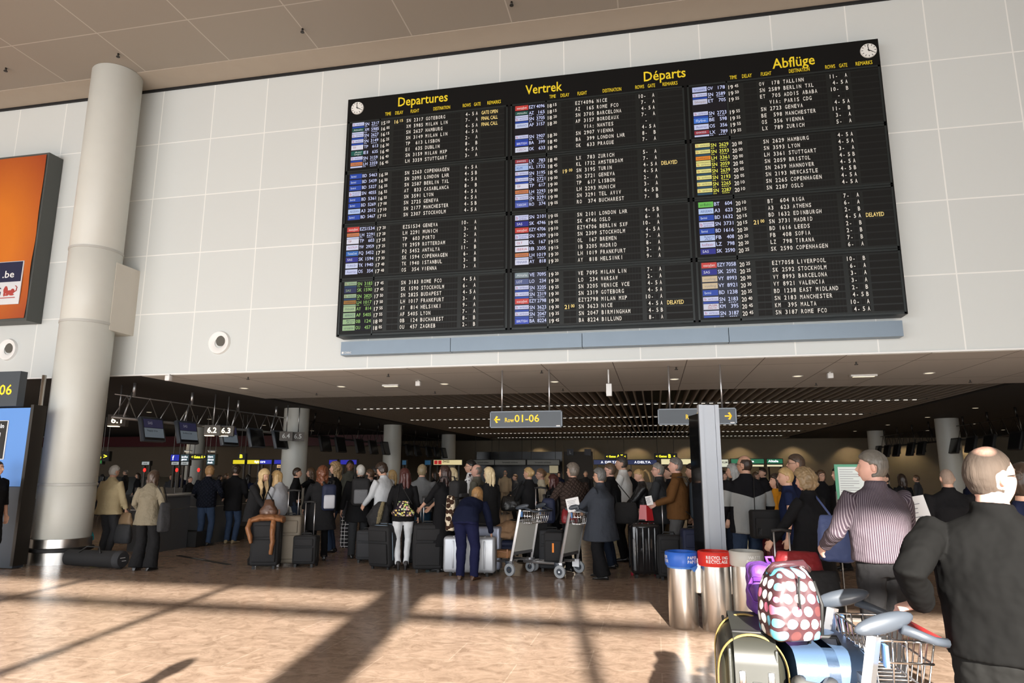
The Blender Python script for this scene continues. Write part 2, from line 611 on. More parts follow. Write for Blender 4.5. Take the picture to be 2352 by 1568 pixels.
clock(.2, .2)
clock(9.08, .2)
DATA = """15 10|16 15|SN 2317|GOTEBORG|4-5|A|GATE OPEN
16 05||XM 5985|MILAN LIN|7|A|FINAL CALL
16 15||SN 2627|HAMBURG|4-5|A|FINAL CALL
16 25||SN 3149|MILAN LIN|4-5|A
16 30||TP  613|LISBON|2|A
16 40||EI  635|DUBLIN|8|B
16 40||SN 3159|MILAN MXP|4-5|A
16 45||LH 3359|STUTTGART|3|A
16 50||SN 2263|COPENHAGEN|4-5|A
16 50||SN 2095|LONDON LHR|4-5|B
16 55||SN 2587|BERLIN TXL|4-5|A
16 55||AT  833|CASABLANCA|8|B
16 55||SN 3591|LYON|4-5|A
17 00||SN 2725|GENEVA|4-5|A
17 10||SN 2177|MANCHESTER|4-5|B
17 15||SN 2307|STOCKHOLM|4-5|A
17 20||EZS1534|GENEVA|10|A
17 20||LH 2291|MUNICH|3|A
17 25||TP  603|PORTO|2|A
17 25||YW 2959|ROTTERDAM|2|A
17 30||FQ 5452|ANTALYA|11|B
17 30||SK 1594|COPENHAGEN|6|A
17 40||TK 1940|ISTANBUL|3|B
17 40||OS  354|VIENNA|3|A
17 45||SN 3183|ROME FCO|4-5|A
17 45||SK 1590|STOCKHOLM|6|A
17 50||SN 2825|BUDAPEST|4-5|A
17 50||LH 1017|FRANKFURT|3|A
17 55||AY  814|HELSINKI|9|A
17 55||AF 5405|LYON|7|A
18 00||0B  124|BUCHAREST|8|B
18 05||OU  457|ZAGREB|2|B
18 15||EZY4096|NICE|10|A
18 15||AZ  165|ROME FCO|7|A
18 20||SN 3705|BARCELONA|4-5|A
18 30||AF 3157|BORDEAUX|7|A
||   VIA:|NANTES||
18 30||SN 2907|VIENNA|4-5|A
18 40||BA  399|LONDON LHR|8|B
18 40||OK  633|PRAGUE|7|A
18 40||LX  783|ZURICH|5|A
18 45||KL 1732|AMSTERDAM|7|A
18 45|19 00|SN 3195|TURIN|4-5|A|DELAYED
19 00||SN 2721|GENEVA|4-5|A
19 00||TP  617|LISBON|2|A
19 00||LH 2293|MUNICH|3|A
19 00||SN 3291|TEL AVIV|4-5|B
19 05||RO  374|BUCHAREST|7|B
19 05||SN 2101|LONDON LHR|4-5|B
19 05||SK 4746|OSLO|6|A
19 10||EZY4706|BERLIN SXF|10|A
19 10||SN 2309|STOCKHOLM|4-5|A
19 15||OL  167|BREMEN|7|A
19 15||IB 3205|MADRID|8|A
19 20||LH 1019|FRANKFURT|3|A
19 20||AY  818|HELSINKI|9|A
19 20||VE 7095|MILAN LIN|7|A
19 20||LO  234|WARSAW|2|A
19 25||SN 3205|VENICE VCE|4-5|A
19 30||SN 2319|GOTEBORG|4-5|A
19 30||EZY2798|MILAN MXP|10|A
19 30|21 00|SN 3623|NICE|4-5|A|DELAYED
19 35||SN 2047|BIRMINGHAM|4-5|B
19 45||BA 8224|BILLUND|8|A
19 45||OV  178|TALLINN|11|A
19 50||SN 2589|BERLIN TXL|4-5|A
19 55||ET  705|ADDIS ABABA|10|B
||   VIA:|PARIS CDG||
19 55||SN 2723|GENEVA|4-5|A
19 55||BE  598|MANCHESTER|11|B
19 55||OS  356|VIENNA|3|A
19 55||LX  789|ZURICH|5|A
20 00||SN 2629|HAMBURG|4-5|A
20 00||SN 3593|LYON|4-5|A
20 00||LH 3361|STUTTGART|3|A
20 05||SN 2059|BRISTOL|4-5|B
20 05||SN 2639|HANNOVER|4-5|A
20 05||SN 2193|NEWCASTLE|4-5|B
20 10||SN 2265|COPENHAGEN|4-5|A
20 10||SN 2287|OSLO|4-5|A
20 10||BT  604|RIGA|7|A
20 15||A3  623|ATHENS|6|A
20 15||BD 1632|EDINBURGH|2|B
20 15|21 00|SN 3731|MADRID|4-5|A|DELAYED
20 20||BD 1616|LEEDS|2|B
20 20||FB  408|SOFIA|2|B
20 20||LZ  798|TIRANA|7|B
20 25||SK 2590|COPENHAGEN|6|A
20 25||EZY7058|LIVERPOOL|10|B
20 25||SK 2592|STOCKHOLM|6|A
20 30||VY 8993|BARCELONA|3|A
20 30||VY 8921|VALENCIA|3|A
20 35||BD 1238|EAST MIDLAND|2|B
20 40||SN 2183|MANCHESTER|4-5|B
20 45||KM  395|MALTA|10|A
20 45||SN 3187|ROME FCO|4-5|A""".split('\n')
LOGO = {'SN': ((.62, .66, .9), 'brussels airlines', (.1, .1, .35)), 'XM': ((.02, .10, .08), 'Alitalia', (.8, .85, .8)), 'AZ': ((.02, .10, .08), 'Alitalia', (.8, .85, .8)), 'VE': ((.25, .32, .35), 'Alitalia', (.8, .85, .9)),
        'TP': ((.75, .76, .88), 'TP', (.3, .05, .05)), 'EI': ((.01, .11, .09), 'Aer Lingus', (.8, .85, .8)), 'LH': ((.62, .22, .08), 'Lufthansa', (.1, .05, .1)), 'BD': ((.02, .07, .42), 'bmi', (.7, .8, 1)),
        'A3': ((.5, .65, .95), 'AEGEAN', (.05, .08, .3)), 'EZ': ((.62, .06, .05), 'easyJet', (.9, .85, .85)), 'YW': ((.7, .75, .95), 'NOSTRUM', (.4, .1, .2)), 'FQ': ((.03, .15, .5), 'ThomasCook', (.8, .9, 1)),
        'SK': ((.025, .03, .28), 'SAS', (.85, .88, 1)), 'TK': ((.65, .72, .95), 'TURKISH', (.1, .1, .3)), 'OS': ((.6, .66, .92), 'Austrian', (.15, .15, .35)), 'AY': ((.75, .78, .95), 'FINNAIR', (.05, .08, .3)),
        'AF': ((.62, .7, .92), 'AIRFRANCE', (.05, .08, .3)), '0B': ((.6, .7, .8), 'Blue Air', (.1, .1, .3)), 'OU': ((.6, .7, .8), 'croatia', (.1, .1, .3)), 'BA': ((.03, .07, .5), 'BRITISH', (.85, .88, 1)),
        'OK': ((.7, .75, .9), 'CZECH', (.3, .1, .2)), 'LX': ((.35, .04, .06), 'SWISS', (.8, .8, .9)), 'KL': ((.4, .55, .9), 'KLM', (.02, .06, .3)), 'RO': ((.1, .14, .5), 'TAROM', (.8, .85, 1)),
        'OL': ((.75, .78, .92), 'OLT', (.5, .05, .05)), 'IB': ((.78, .8, .95), 'IBERIA', (.5, .06, .06)), 'LO': ((.1, .13, .3), 'LOT', (.85, .88, 1)), 'OV': ((.5, .56, .85), 'brussels', (.1, .1, .3)),
        'ET': ((.6, .62, .8), 'Ethiopian', (.3, .2, .1)), 'BE': ((.06, .2, .7), 'flybe.', (.7, .8, 1)), 'BT': ((.16, .55, .10), 'airBaltic', (.03, .1, .03)), 'FB': ((.5, .62, .92), 'Bulgaria Air', (.05, .08, .3)),
        'LZ': ((.62, .68, .92), 'belleair', (.4, .1, .15)), 'VY': ((.70, .56, .36), 'vueling', (.3, .28, .3)), 'KM': ((.7, .72, .85), 'AIR MALTA', (.4, .1, .1))}
SCODE = {8: ('BD', 5463), 9: ('BD', 5439), 10: ('BD', 5327), 11: ('SN', 4055), 12: ('BD', 5361), 13: ('BD', 5269), 14: ('A3', 2012), 15: ('BD', 5467)}


def emat(c, s=0.9):
    n = 'screen_glow_%02x%02x%02x' % tuple(int(x * 255) for x in c)
    return mat(n, tuple(x * .3 for x in c), .4, emit=c, estr=s)


CW = .0475
for k in range(3):
    for b in range(4):
        idx = k * 32 + b * 8
        un = MB()
        u0 = PO[k]
        v0 = .51 + 1.03 * b + .01 * k
        rh = .114
        un.box(bp(u0 + .68 + 1.18, v0 + rh * 4, .002), (2.36, .006, rh * 8 + .03), 0)
        txs = []
        for r in range(8):
            tx = MB()
            txs.append(tx)
            f = DATA[idx + r].split('|') + ['', '', '', '']
            vc = v0 + rh * (r + .5)
            z = .0065
            cells = [(.69, .085), (.78, .085), (.94, .10), (1.045, .10)] + [(1.185 + i * CW, CW - .004) for i in range(7)] + [(1.56 + i * CW, CW - .004) for i in range(14)]
            cells += [(2.29, .13), (2.43, .055), (2.50, .055), (2.60, .44)]
            for cu, cw in cells:
                un.quad(bp(u0 + cu, vc + .046, z), bp(u0 + cu + cw, vc + .046, z), bp(u0 + cu + cw, vc - .046, z), bp(u0 + cu, vc - .046, z), 1)
                if cw < .11:
                    un.quad(bp(u0 + cu, vc + .001, z + .001), bp(u0 + cu + cw, vc + .001, z + .001), bp(u0 + cu + cw, vc - .001, z + .001), bp(u0 + cu, vc - .001, z + .001), 0)
            z2 = .009
            cap = .066

            def mono(s_, u, mi=0, pit=CW, tx=tx, vc=vc):
                for i, ch in enumerate(s_):
                    if ch != ' ':
                        vs, fs, x0, x1 = glyphs(ch, .012)
                        wd = min(.034, (x1 - x0) * cap * .8) if ch not in '-:' else .018
                        text(tx, ch, bp(u0 + u + i * pit + CW / 2 - .002, vc + cap / 2, z2), UX, UZ, cap, wd, mi, 'c', bold=.012)
            if f[0]:
                hh, mm = f[0].split()
                text(tx, hh, bp(u0 + .70, vc + cap / 2, z2), UX, UZ, cap * 1.05, .075, 0, bold=.012)
                text(tx, mm, bp(u0 + .80, vc + .01, z2), UX, UZ, cap * .78, .06, 0, bold=.012)
            if f[1]:
                hh, mm = f[1].split()
                text(tx, hh, bp(u0 + .955, vc + cap / 2, z2), UX, UZ, cap * 1.05, .075, 1, bold=.012)
                text(tx, mm, bp(u0 + 1.06, vc + .01, z2), UX, UZ, cap * .78, .06, 1, bold=.012)
            mono(f[2], 1.185)
            mono(f[3], 1.56)
            rw = f[4]
            if f[2].strip() == 'VIA:':
                mono('-', 2.37)
            elif '-' in rw:
                mono('4-', 2.315)
                mono('5', 2.435)
            else:
                mono(rw.rjust(2) + '-', 2.2675)
            mono(f[5], 2.505)
            if f[6]:
                text(tx, f[6], bp(u0 + 2.615, vc + cap / 2, z2), UX, UZ, cap, min(.3, len(f[6]) * .037), 1, bold=.012)
        uo = un.build('flap_display', [m_row, m_cell], board)
        for tx in txs:
            tx.build('flight_row_lettering', [m_ftext, m_pyel], uo)
        # airline screen
        tint = (1, 1, 1)
        dim = 1.0
        if (k, b) == (0, 3):
            tint, dim = (.75, 1.0, .45), .5
        if (k, b) == (2, 1):
            tint, dim = (1.5, 1.35, .35), .8
        if (k, b) in ((1, 3), (2, 3)):
            dim = .9
        sb = MB()
        mats = [mat('screen_glass' + ('_reflect_glow' if b == 3 and k else ''), (.006, .006, .008), .18, emit=((.03, .033, .045) if b == 3 and k else (.003, .003, .005)), estr=1.0)]  # two bottom screens glow faintly in place of a whitish reflection
        sb.quad(bp(u0 + .10, v0 - .02 + rh * 8, .003), bp(u0 + .655, v0 - .02 + rh * 8, .003), bp(u0 + .655, v0 - .01, .003), bp(u0 + .10, v0 - .01, .003))
        tc_ = (.75 * tint[0], .8 * tint[1], 1.0 * tint[2]) if tint != (1, 1, 1) else (.62, .68, 1.0)
        tc_ = tuple(min(1, x) for x in tc_)

        def mi_of(c, s=0.5):
            c = tuple(min(1, x * t_) for x, t_ in zip(c, tint))
            m_ = emat(c, s * dim)
            if m_ not in mats:
                mats.append(m_)
            return mats.index(m_)
        for r in range(8):
            f = DATA[idx + r].split('|')
            if f[2].strip() == 'VIA:':
                continue
            code, num = f[2][:3].strip(), f[2][3:].strip()
            if idx + r in SCODE:
                code, num = SCODE[idx + r][0], str(SCODE[idx + r][1])
            lg = LOGO.get(code[:2], LOGO['SN'])
            vv = v0 - .01 + rh * r
            split = code == 'SN' and (k, b) not in ((0, 1), (1, 2), (2, 2)) or code in ('LH', 'XM', 'AZ', 'LX')
            hgt = .066 if split else .092
            a = u0 + .115
            q = .0045
            sb.quad(bp(a, vv + hgt, q), bp(a + .235, vv + hgt, q), bp(a + .235, vv, q), bp(a, vv, q), mi_of(lg[0]))
            words = lg[1].split()
            if len(words) == 2 and not split:
                text(sb, words[0], bp(a + .07, vv + .042, q + .001), UX, UZ, .03, .15, mi_of(lg[2]))
                text(sb, words[1], bp(a + .07, vv + .082, q + .001), UX, UZ, .03, .13, mi_of(lg[2]))
            else:
                wd = words[-1]
                text(sb, wd, bp(a + (.08 if code == 'SN' else .03), vv + hgt * .72, q + .001), UX, UZ, hgt * .45, (.14 if code == 'SN' else min(.18, .032 * len(wd))), mi_of(lg[2]))
            if code == 'SN':
                text(sb, 'b', bp(a + .02, vv + hgt * .8, q + .001), UX, UZ, hgt * .6, .03, mi_of((.5, .08, .15)))
            if split:
                st = (.02, .07, .42) if code == 'SN' else (.6, .65, .9)
                sb.quad(bp(a, vv + .108, q), bp(a + .235, vv + .108, q), bp(a + .235, vv + .078, q), bp(a, vv + .078, q), mi_of(st))
                for (g0, g1) in ((.26, .28), (.29, .31), (.40, .42), (.43, .45), (.46, .48), (.49, .51)):
                    sb.quad(bp(a + g0 - .01, vv + .103, q), bp(a + g1 - .01, vv + .103, q), bp(a + g1 - .01, vv + .094, q), bp(a + g0 - .01, vv + .094, q), mi_of(tc_, .8))
            text(sb, code, bp(a + .25, vv + .075, q), UX, UZ, .06, min(.115, .042 * len(code)), mi_of(tc_, 1.1))
            text(sb, num, bp(a + .53, vv + .075, q), UX, UZ, .06, .037 * len(num), mi_of(tc_, 1.1), 'r')
        sb.build('airline_screen', mats, uo)
# steel-blue cable tray strip below the board
t = thing('board_ledge', 'long blue-grey metal ledge running right under the flight board', 'ledge', (BX + .06, 10.95, BZ - 4.9))
mb = MB()
m_ledge = mat('ledge_blue_grey', (.20, .25, .30), .4, .45, vary=.06)
for a, c in ((0, 2.02), (2.03, 4.28), (4.29, 6.6), (6.61, 9.12)):
    mb.box(((a + c) / 2, .09, .12), (c - a, .2, .24))
mb.build('cover_panel', m_ledge, t)
mb = MB()
text(mb, 'CONRAC', (.07, -.013, .025), UX, UZ, .035, .13, bold=.01)
mb.quad((.02, -.013, .025), (.055, -.013, .025), (.055, -.013, .06), (.02, -.013, .06))
mb.build('maker_lettering', m_white, t)
# ---------------------------------------------------------------- people
X3, Y3, Z3 = Vector((1, 0, 0)), Vector((0, 1, 0)), Vector((0, 0, 1))


def skin_mat(name, col):
    m = mat(name, col, .5, bump=(90, .1, .002), vary=.08, vscale=14)
    nt, b = nodes_of(m)
    b.inputs['Subsurface Weight'].default_value = .08
    b.inputs['Subsurface Radius'].default_value = (.02, .008, .004)
    return m


m_skin = skin_mat('skin_light', (.58, .34, .24))
m_skin2 = skin_mat('skin_pink', (.62, .36, .28))
m_eye = mat('eye_white', (.7, .68, .66), .25)
m_iris = mat('eye_dark', (.03, .02, .015), .2)
m_lip = mat('lip', (.42, .16, .13), .45, vary=.05)
HAIR = {}


def hair_mat(name, col, curly=False):
    if name not in HAIR:
        HAIR[name] = mat('hair_' + name, col, .85 if 'stubble' in name or 'shaved' in name else .45, spec=.6, vary=.45, vscale=(60 if curly else 26), bump=((70, .9, .012) if curly else (60, .8, .006)), stretch=((1, 1, .8) if curly else (1, 1, .12)))
    return HAIR[name]


def cloth(name, col, rough=.85, b=(9, .5, .03), vary=.12, vs=5, **k):
    return mat('cloth_' + name, col, rough, bump=b, vary=vary, vscale=vs, spec=.08, **k)


K_BLK = cloth('black', (.011, .011, .012))
K_BLK2 = cloth('black_wool', (.017, .017, .018))
K_NAVY = cloth('navy', (.010, .013, .032))
K_JEAN = cloth('jeans_blue', (.035, .055, .10), b=(30, .5, .01), vary=.35)
K_JEAND = cloth('jeans_dark', (.016, .022, .036), vary=.3)
K_GREY = cloth('grey', (.16, .16, .165))
K_DGREY = cloth('dark_grey', (.045, .046, .05))
K_SHOE = mat('shoe_black', (.012, .011, .011), .3, vary=.1)
K_SHOEB = mat('shoe_brown', (.08, .035, .015), .4, vary=.1)

_disp = {}


def disp_tex(sc):
    if sc not in _disp:
        t = bpy.data.textures.new('folds_%d' % int(sc * 1000), 'CLOUDS')
        t.noise_scale = sc
        t.noise_depth = 2
        _disp[sc] = t
    return _disp[sc]


def fuse(o, vox, smooth=3, disp=0.0, dsc=.12, fac=.5):
    """blend the overlapping limbs into one continuous skin"""
    m = o.modifiers.new('fuse', 'REMESH')
    m.mode = 'VOXEL'
    m.voxel_size = vox
    m.use_smooth_shade = True
    if smooth:
        s = o.modifiers.new('soften', 'SMOOTH')
        s.iterations = smooth
        s.factor = fac
    if disp:
        d = o.modifiers.new('folds', 'DISPLACE')
        d.texture = disp_tex(dsc)
        d.strength = disp
        d.mid_level = .42
        d.texture_coords = 'LOCAL'
    return o


def ik(a, c, l1, l2, hint):
    a, c, hint = Vector(a), Vector(c), Vector(hint)
    d = c - a
    L = d.length
    mx = (l1 + l2) * .995
    if L > mx:
        c = a + d * (mx / L)
        d = c - a
        L = mx
    L = max(L, abs(l1 - l2) + .02)
    dn = d.normalized()
    x = (l1 * l1 - l2 * l2 + L * L) / (2 * L)
    h = math.sqrt(max(0, l1 * l1 - x * x))
    hv = hint - dn * hint.dot(dn)
    hv = hv.normalized() if hv.length > 1e-4 else Vector((0, 0, -1))
    return a + dn * x + hv * h, c


def bump_(d, c, s):
    return math.exp(-((d - Vector(c)).length / s) ** 2)


def head_pt(d, fem, scale=1.0):
    """point of the head surface in direction d (x right, y face, z up), origin at head centre"""
    w_, dp, ht = .074, .094, .115
    x, y, z = d.x * w_, d.y * dp, d.z * ht
    if d.z < 0:
        k = -d.z
        x *= 1 - .30 * k ** 1.5
        y = y * (1 - .10 * k) + .022 * k * max(0, d.y + .4)
        if d.y < 0:
            y *= 1 - .25 * k
    else:
        y *= 1 + .04 * d.z
    p = Vector((x, y, z))
    f = max(0, d.y)
    if f > 0:
        n = Vector((0, 1, 0))
        p += n * (.026 * math.exp(-(d.x / .13) ** 2) * math.exp(-((d.z + .17) / .13) ** 2))     # nose tip
        p += n * (.012 * math.exp(-(d.x / .09) ** 2) * math.exp(-((d.z - .02) / .16) ** 2))     # bridge
        p += n * ((.003 if fem else .006) * math.exp(-((abs(d.x) - .28) / .25) ** 2) * math.exp(-((d.z - .24) / .08) ** 2))  # brow
        p -= n * (.010 * math.exp(-((abs(d.x) - .36) / .15) ** 2) * math.exp(-((d.z - .06) / .10) ** 2))   # eye sockets
        p += n * (.007 * math.exp(-(d.x / .22) ** 2) * math.exp(-((d.z + .44) / .06) ** 2))     # upper lip
        p += n * (.006 * math.exp(-(d.x / .20) ** 2) * math.exp(-((d.z + .56) / .05) ** 2))     # lower lip
        p += n * (.010 * math.exp(-(d.x / .28) ** 2) * math.exp(-((d.z + .84) / .12) ** 2))     # chin
        p += n * (.004 * math.exp(-((abs(d.x) - .5) / .18) ** 2) * math.exp(-((d.z + .12) / .15) ** 2))    # cheekbones
    return p * scale


def head_dirs(nu, nv):
    out = []
    for j in range(nv + 1):
        ph = math.pi * j / nv
        for i in range(nu):
            th = 2 * math.pi * i / nu
            out.append(Vector((math.sin(ph) * math.sin(th), math.sin(ph) * math.cos(th), math.cos(ph))))
    return out


def head_faces(nu, nv):
    return [(j * nu + i, j * nu + (i + 1) % nu, (j + 1) * nu + (i + 1) % nu, (j + 1) * nu + i) for j in range(nv) for i in range(nu)]


def hand(mb, wrist, fd, side, curl=.35, pn=None, s=1.0, fat=1.0):
    """palm, four jointed fingers and a thumb. fd finger direction, pn palm normal"""
    fd = Vector(fd).normalized()
    pn = Vector(pn) if pn is not None else Vector((-side, 0, 0))
    pn = (pn - fd * pn.dot(fd))
    pn = pn.normalized() if pn.length > 1e-3 else Vector((0, 0, -1))
    lat = fd.cross(pn) * side      # towards the thumb side
    W = Vector(wrist)
    mb.loft([(W - fd * .03 * s, lat, pn, .028 * s, .021 * s), (W + fd * .01 * s, lat, pn, .029 * s, .018 * s), (W + fd * .045 * s, lat, pn, .038 * s, .017 * s),
             (W + fd * .085 * s, lat, pn, .041 * s, .014 * s), (W + fd * .10 * s, lat, pn, .036 * s, .010 * s)], 12)
    for k, (o, L) in enumerate(((.030, .070), (.010, .078), (-.010, .073), (-.030, .058))):
        p = W + (fd * .088 + lat * o) * s
        pts = [p - fd * .02 * s, p]
        d = fd
        for q, seg in enumerate((.42, .32, .26)):
            ang = curl * (1.0, 1.25, .8)[q] + .04 * k
            d = (d * math.cos(ang) + pn * math.sin(ang)).normalized()
            nn = (pn * math.cos(ang) - d * 0).normalized()
            pts.append(pts[-1] + d * L * seg * s)
            pn_ = pn
        r = .0085 * s * fat
        mb.tube(pts, [r * 1.05, r * 1.05, r, r * .95, r * .75], 8)
    p = W + (fd * .03 + lat * .026) * s
    d1 = (fd * .62 + lat * .70 + pn * .35).normalized()
    d2 = (fd * .85 + lat * .25 + pn * (.35 + curl * .5)).normalized()
    mb.tube([p - d1 * .012 * s, p + d1 * .035 * s, p + d1 * .035 * s + d2 * .026 * s, p + d1 * .035 * s + d2 * .048 * s],
            [.014 * s, .011 * s * fat, .0095 * s * fat, .007 * s], 8)


PEOPLE = []


def person(label, px, ytop, Y, face=0, name='person', fem=False, g=1.0, lean=0., bend=0., hyaw=0., hpitch=0., hroll=0., skin=None,
           top=K_BLK, hem=.86, topw=1.0, flare=0., sleeve=1.0, coll=True, legs=K_JEAND, legw=1.0, lflare=0., shoe=K_SHOE, heel=0.,
           hair='short', hcol=('brown', (.09, .05, .025)), lh=None, rh=None, le=None, re=None, curl=(.35, .35), pnl=None, pnr=None, stance=.09, step=0.,
           vox=.0068, cvox=.012, fold=.020, glasses=False, lhw=None, rhw=None, lhd=None, H0=None, pos=None, extra=None, bare=False, lay=None, hairlen=.3, cat='person', pit=.0, shadowonly=False):
    """body frame: x right, y where the person faces, z up. face: degrees, 0 = back to the viewer, 90 = facing left"""
    if 60 <= face <= 100 and abs(hyaw) < 1:
        hyaw = 10
    if pos is None:
        p = at(px, ytop, Y)
        loc = Vector((p.x, p.y, 0))
        Ht = p.z
    else:
        loc, Ht = Vector((pos[0], pos[1], 0)), H0
    if H0:
        Ht = H0
    t = thing('person', label, cat, loc, R_(face))
    s = Ht / 1.75
    if lean or bend:
        cl = .80 * math.cos(R_(lean)) + .95
        s = Ht / max(1.0, cl) if H0 is None and abs(lean) > 8 else s
    S = lambda *a: Vector(a) * s
    la = R_(lean)
    P0 = S(0, 0, .94)
    d1 = Vector((0, math.sin(la * .6), math.cos(la * .6)))
    d2 = Vector((0, math.sin(la + R_(bend)), math.cos(la + R_(bend))))
    b1 = Vector((0, math.cos(la * .6), -math.sin(la * .6)))
    b2 = Vector((0, math.cos(la + R_(bend)), -math.sin(la + R_(bend))))
    back = -Y3 * (.15 * s * math.sin(la))
    P0 = P0 + back
    W_ = P0 + d1 * .16 * s           # waist
    C_ = W_ + d2 * .19 * s           # chest
    N_ = C_ + d2 * .17 * s           # neck base
    sk = skin or m_skin
    sw = (.176 if fem else .205) * s * (1 + (g - 1) * .4)
    wa = (.138 if fem else .160) * s * g
    ha = (.180 if fem else .172) * s * (1 + (g - 1) * .8)
    ca = (.160 if fem else .186) * s * (1 + (g - 1) * .7)
    cd = .122 * s * (1 + (g - 1) * 1.0)
    # neck and head
    hp = la * .45 + R_(bend) * .3 + R_(hpitch)
    nd = Vector((0, math.sin(hp * .7), math.cos(hp * .7)))
    Hc = N_ + nd * .155 * s + Vector((0, .012, 0)) * s
    HM = Matrix.Rotation(R_(hyaw), 3, 'Z') @ Matrix.Rotation(-hp, 3, 'X') @ Matrix.Rotation(R_(hroll), 3, 'Y')
    hs = s * (.97 if fem else 1.02)
    body = MB()
    body.loft([(P0 - d1 * .08 * s, X3, b1, ha * .8, cd * .8), (P0, X3, b1, ha * .9, cd * .85), (W_, X3, b1, wa * .9, cd * .78), (C_, X3, b2, ca * .9, cd * .85),
               (N_ - d2 * .07 * s, X3, b2, sw * .72, .068 * s), (N_ + d2 * .0 * s, X3, b2, .072 * s, .060 * s),
               (N_ + nd * .03 * s, X3, b2, .060 * s, .058 * s), (N_ + nd * .09 * s, X3, Y3, .052 * s, .055 * s), (N_ + nd * .14 * s, X3, Y3, .05 * s, .055 * s)], 16)
    nu, nv = 40, 32
    dirs = head_dirs(nu, nv)
    body.add([Hc + HM @ head_pt(d, fem, hs) for d in dirs], head_faces(nu, nv))
    for sd in (-1, 1):
        M = HM @ Matrix.Rotation(R_(-12), 3, 'X') @ Matrix.Rotation(R_(sd * 22), 3, 'Z')
        body.ell(Hc + HM @ (Vector((sd * .076, -.008, -.004)) * hs), (.010 * hs, .019 * hs, .032 * hs), 6, M=M)
    # arms
    arms = []
    Mi_ = (Matrix.Translation(loc) @ Matrix.Rotation(R_(face), 4, 'Z')).inverted()
    if lhw is not None:
        lh = tuple((Mi_ @ Vector(lhw)) / s)
    if rhw is not None:
        rh = tuple((Mi_ @ Vector(rhw)) / s)
    for sd, tgt, hint, cu, pn in ((-1, lh, le, curl[0], pnl), (1, rh, re, curl[1], pnr)):
        Sh = N_ - d2 * .055 * s + X3 * sd * sw
        if tgt is None:
            tgt = (sd * .27, .07, .80)
        T = S(*tgt)
        hint = Vector(hint) if hint is not None else Vector((sd * .6, -1, -.35))
        El, Wr = ik(Sh, T, .285 * s, .255 * s, hint)
        fd = (Wr - El).normalized()
        arms.append((sd, Sh, El, Wr, fd, cu, pn))
        body.tube([Sh - X3 * sd * .07 * s - d2 * .045 * s, Sh - X3 * sd * .01 * s - d2 * .028 * s, Sh.lerp(El, .5), El, El.lerp(Wr, .3), El.lerp(Wr, .75), Wr], [x * s * (1 + (g - 1) * .5) * (.88 if fem else 1) for x in (.030, .036, .038, .034, .037, .030, .025)], 12)
        hd = fd + Vector((0, 0, -.1))
        if lhd is not None and sd < 0:
            hd = Mi_.to_3x3() @ Vector(lhd)
        hand(body, Wr, hd, sd, cu, pn, s * (.92 if fem else 1.02))
    # legs
    lg = []
    for sd in (-1, 1):
        Hp = P0 + Vector((sd * .09 * s * (1 + (g - 1) * .4), 0, -.03 * s))
        An = Vector((sd * stance * s, sd * step * s, (.085 + heel * .6) * s))
        Kn, An = ik(Hp, An, .43 * s, .415 * s, (sd * .12, 1, 0))
        lg.append((sd, Hp, Kn, An))
        body.tube([Hp + Z3 * .05 * s, Hp, Hp.lerp(Kn, .5), Kn, Kn.lerp(An, .35), An], [x * s * min(1, legw * .9) for x in (.070, .074, .060, .044, .045, .030)], 12)
    fuse(body.build('body', sk, t), vox, 2, fac=.35)
    # shoes
    for sd, Hp, Kn, An in lg:
        m = MB()
        a = An + Vector((0, 0, -(.085 + heel * .6) * s))
        tw = Vector((math.sin(R_(10 * sd)), math.cos(R_(10 * sd)), 0))
        sx = Vector((tw.y, -tw.x, 0))
        hz = heel * s
        rg = []
        for yy, ww, hh, z0 in ((-.075, .022, .045, 1), (-.06, .034, .075, 1), (-.01, .036, .085, .95), (.05, .036, .062, .6), (.11, .043, .045, .1), (.155, .040, .035, 0), (.185, .022, .022, 0)):
            c = a + tw * yy * s
            zb = hz * z0
            rg.append((c + Z3 * (zb + (hh * .5) * s + .004), sx, Z3, ww * s * 1.1, hh * .5 * s))
        m.loft(rg, 14, sq=2.6)
        if heel:
            m.loft([(a + Vector((0, 0, .003)) - tw * .055 * s, sx, tw, .02 * s, .022 * s), (a + Z3 * (hz + .02) - tw * .05 * s, sx, tw, .032 * s, .03 * s)], 10)
        m.build('shoe', shoe, t, 'auto')
    # trousers
    if legs is not None:
        m = MB()
        m.loft([(P0 - d1 * .10 * s, X3, b1, ha * .96, cd * .95), (P0 - d1 * .02 * s, X3, b1, ha * 1.04, cd * 1.08), (P0 + d1 * .06 * s, X3, b1, ha * 1.0, cd * 1.03), (P0 + d1 * .13 * s, X3, b1, wa * 1.1, cd * .98)], 20)
        for sd, Hp, Kn, An in lg:
            Bt = An + Z3 * (-.035 * s)
            rr = [.092, .097, .084, .066 * legw, (.063 + lflare * .3) * legw, (.055 + lflare) * legw, (.057 + lflare) * legw]
            gg = 1 + (g - 1) * .6
            m.tube([Hp + Z3 * .06 * s, Hp, Hp.lerp(Kn, .5), Kn, Kn.lerp(Bt, .4), Kn.lerp(Bt, .85), Bt], [x * s * gg for x in rr], 16)
        fuse(m.build('trousers', legs, t), cvox, 3, fold, .10)
    # top garment
    ease = .018 * s
    m = MB()
    hz = hem * s
    rings = []
    if hz < P0.z - .02:
        n_ = 4
        for i in range(n_):
            f = i / n_
            z = hz + (P0.z - hz) * f
            w2 = ha * 1.0 + ease + flare * (1 - f) * s
            rings.append((Vector((0, P0.y, z)), X3, Y3, w2 * topw, (cd + ease + flare * .7 * (1 - f) * s) * topw))
    if hz < P0.z + .05:
        rings.append((P0 + d1 * .0 * s, X3, b1, (ha + ease) * topw, (cd + ease * 1.2) * topw))
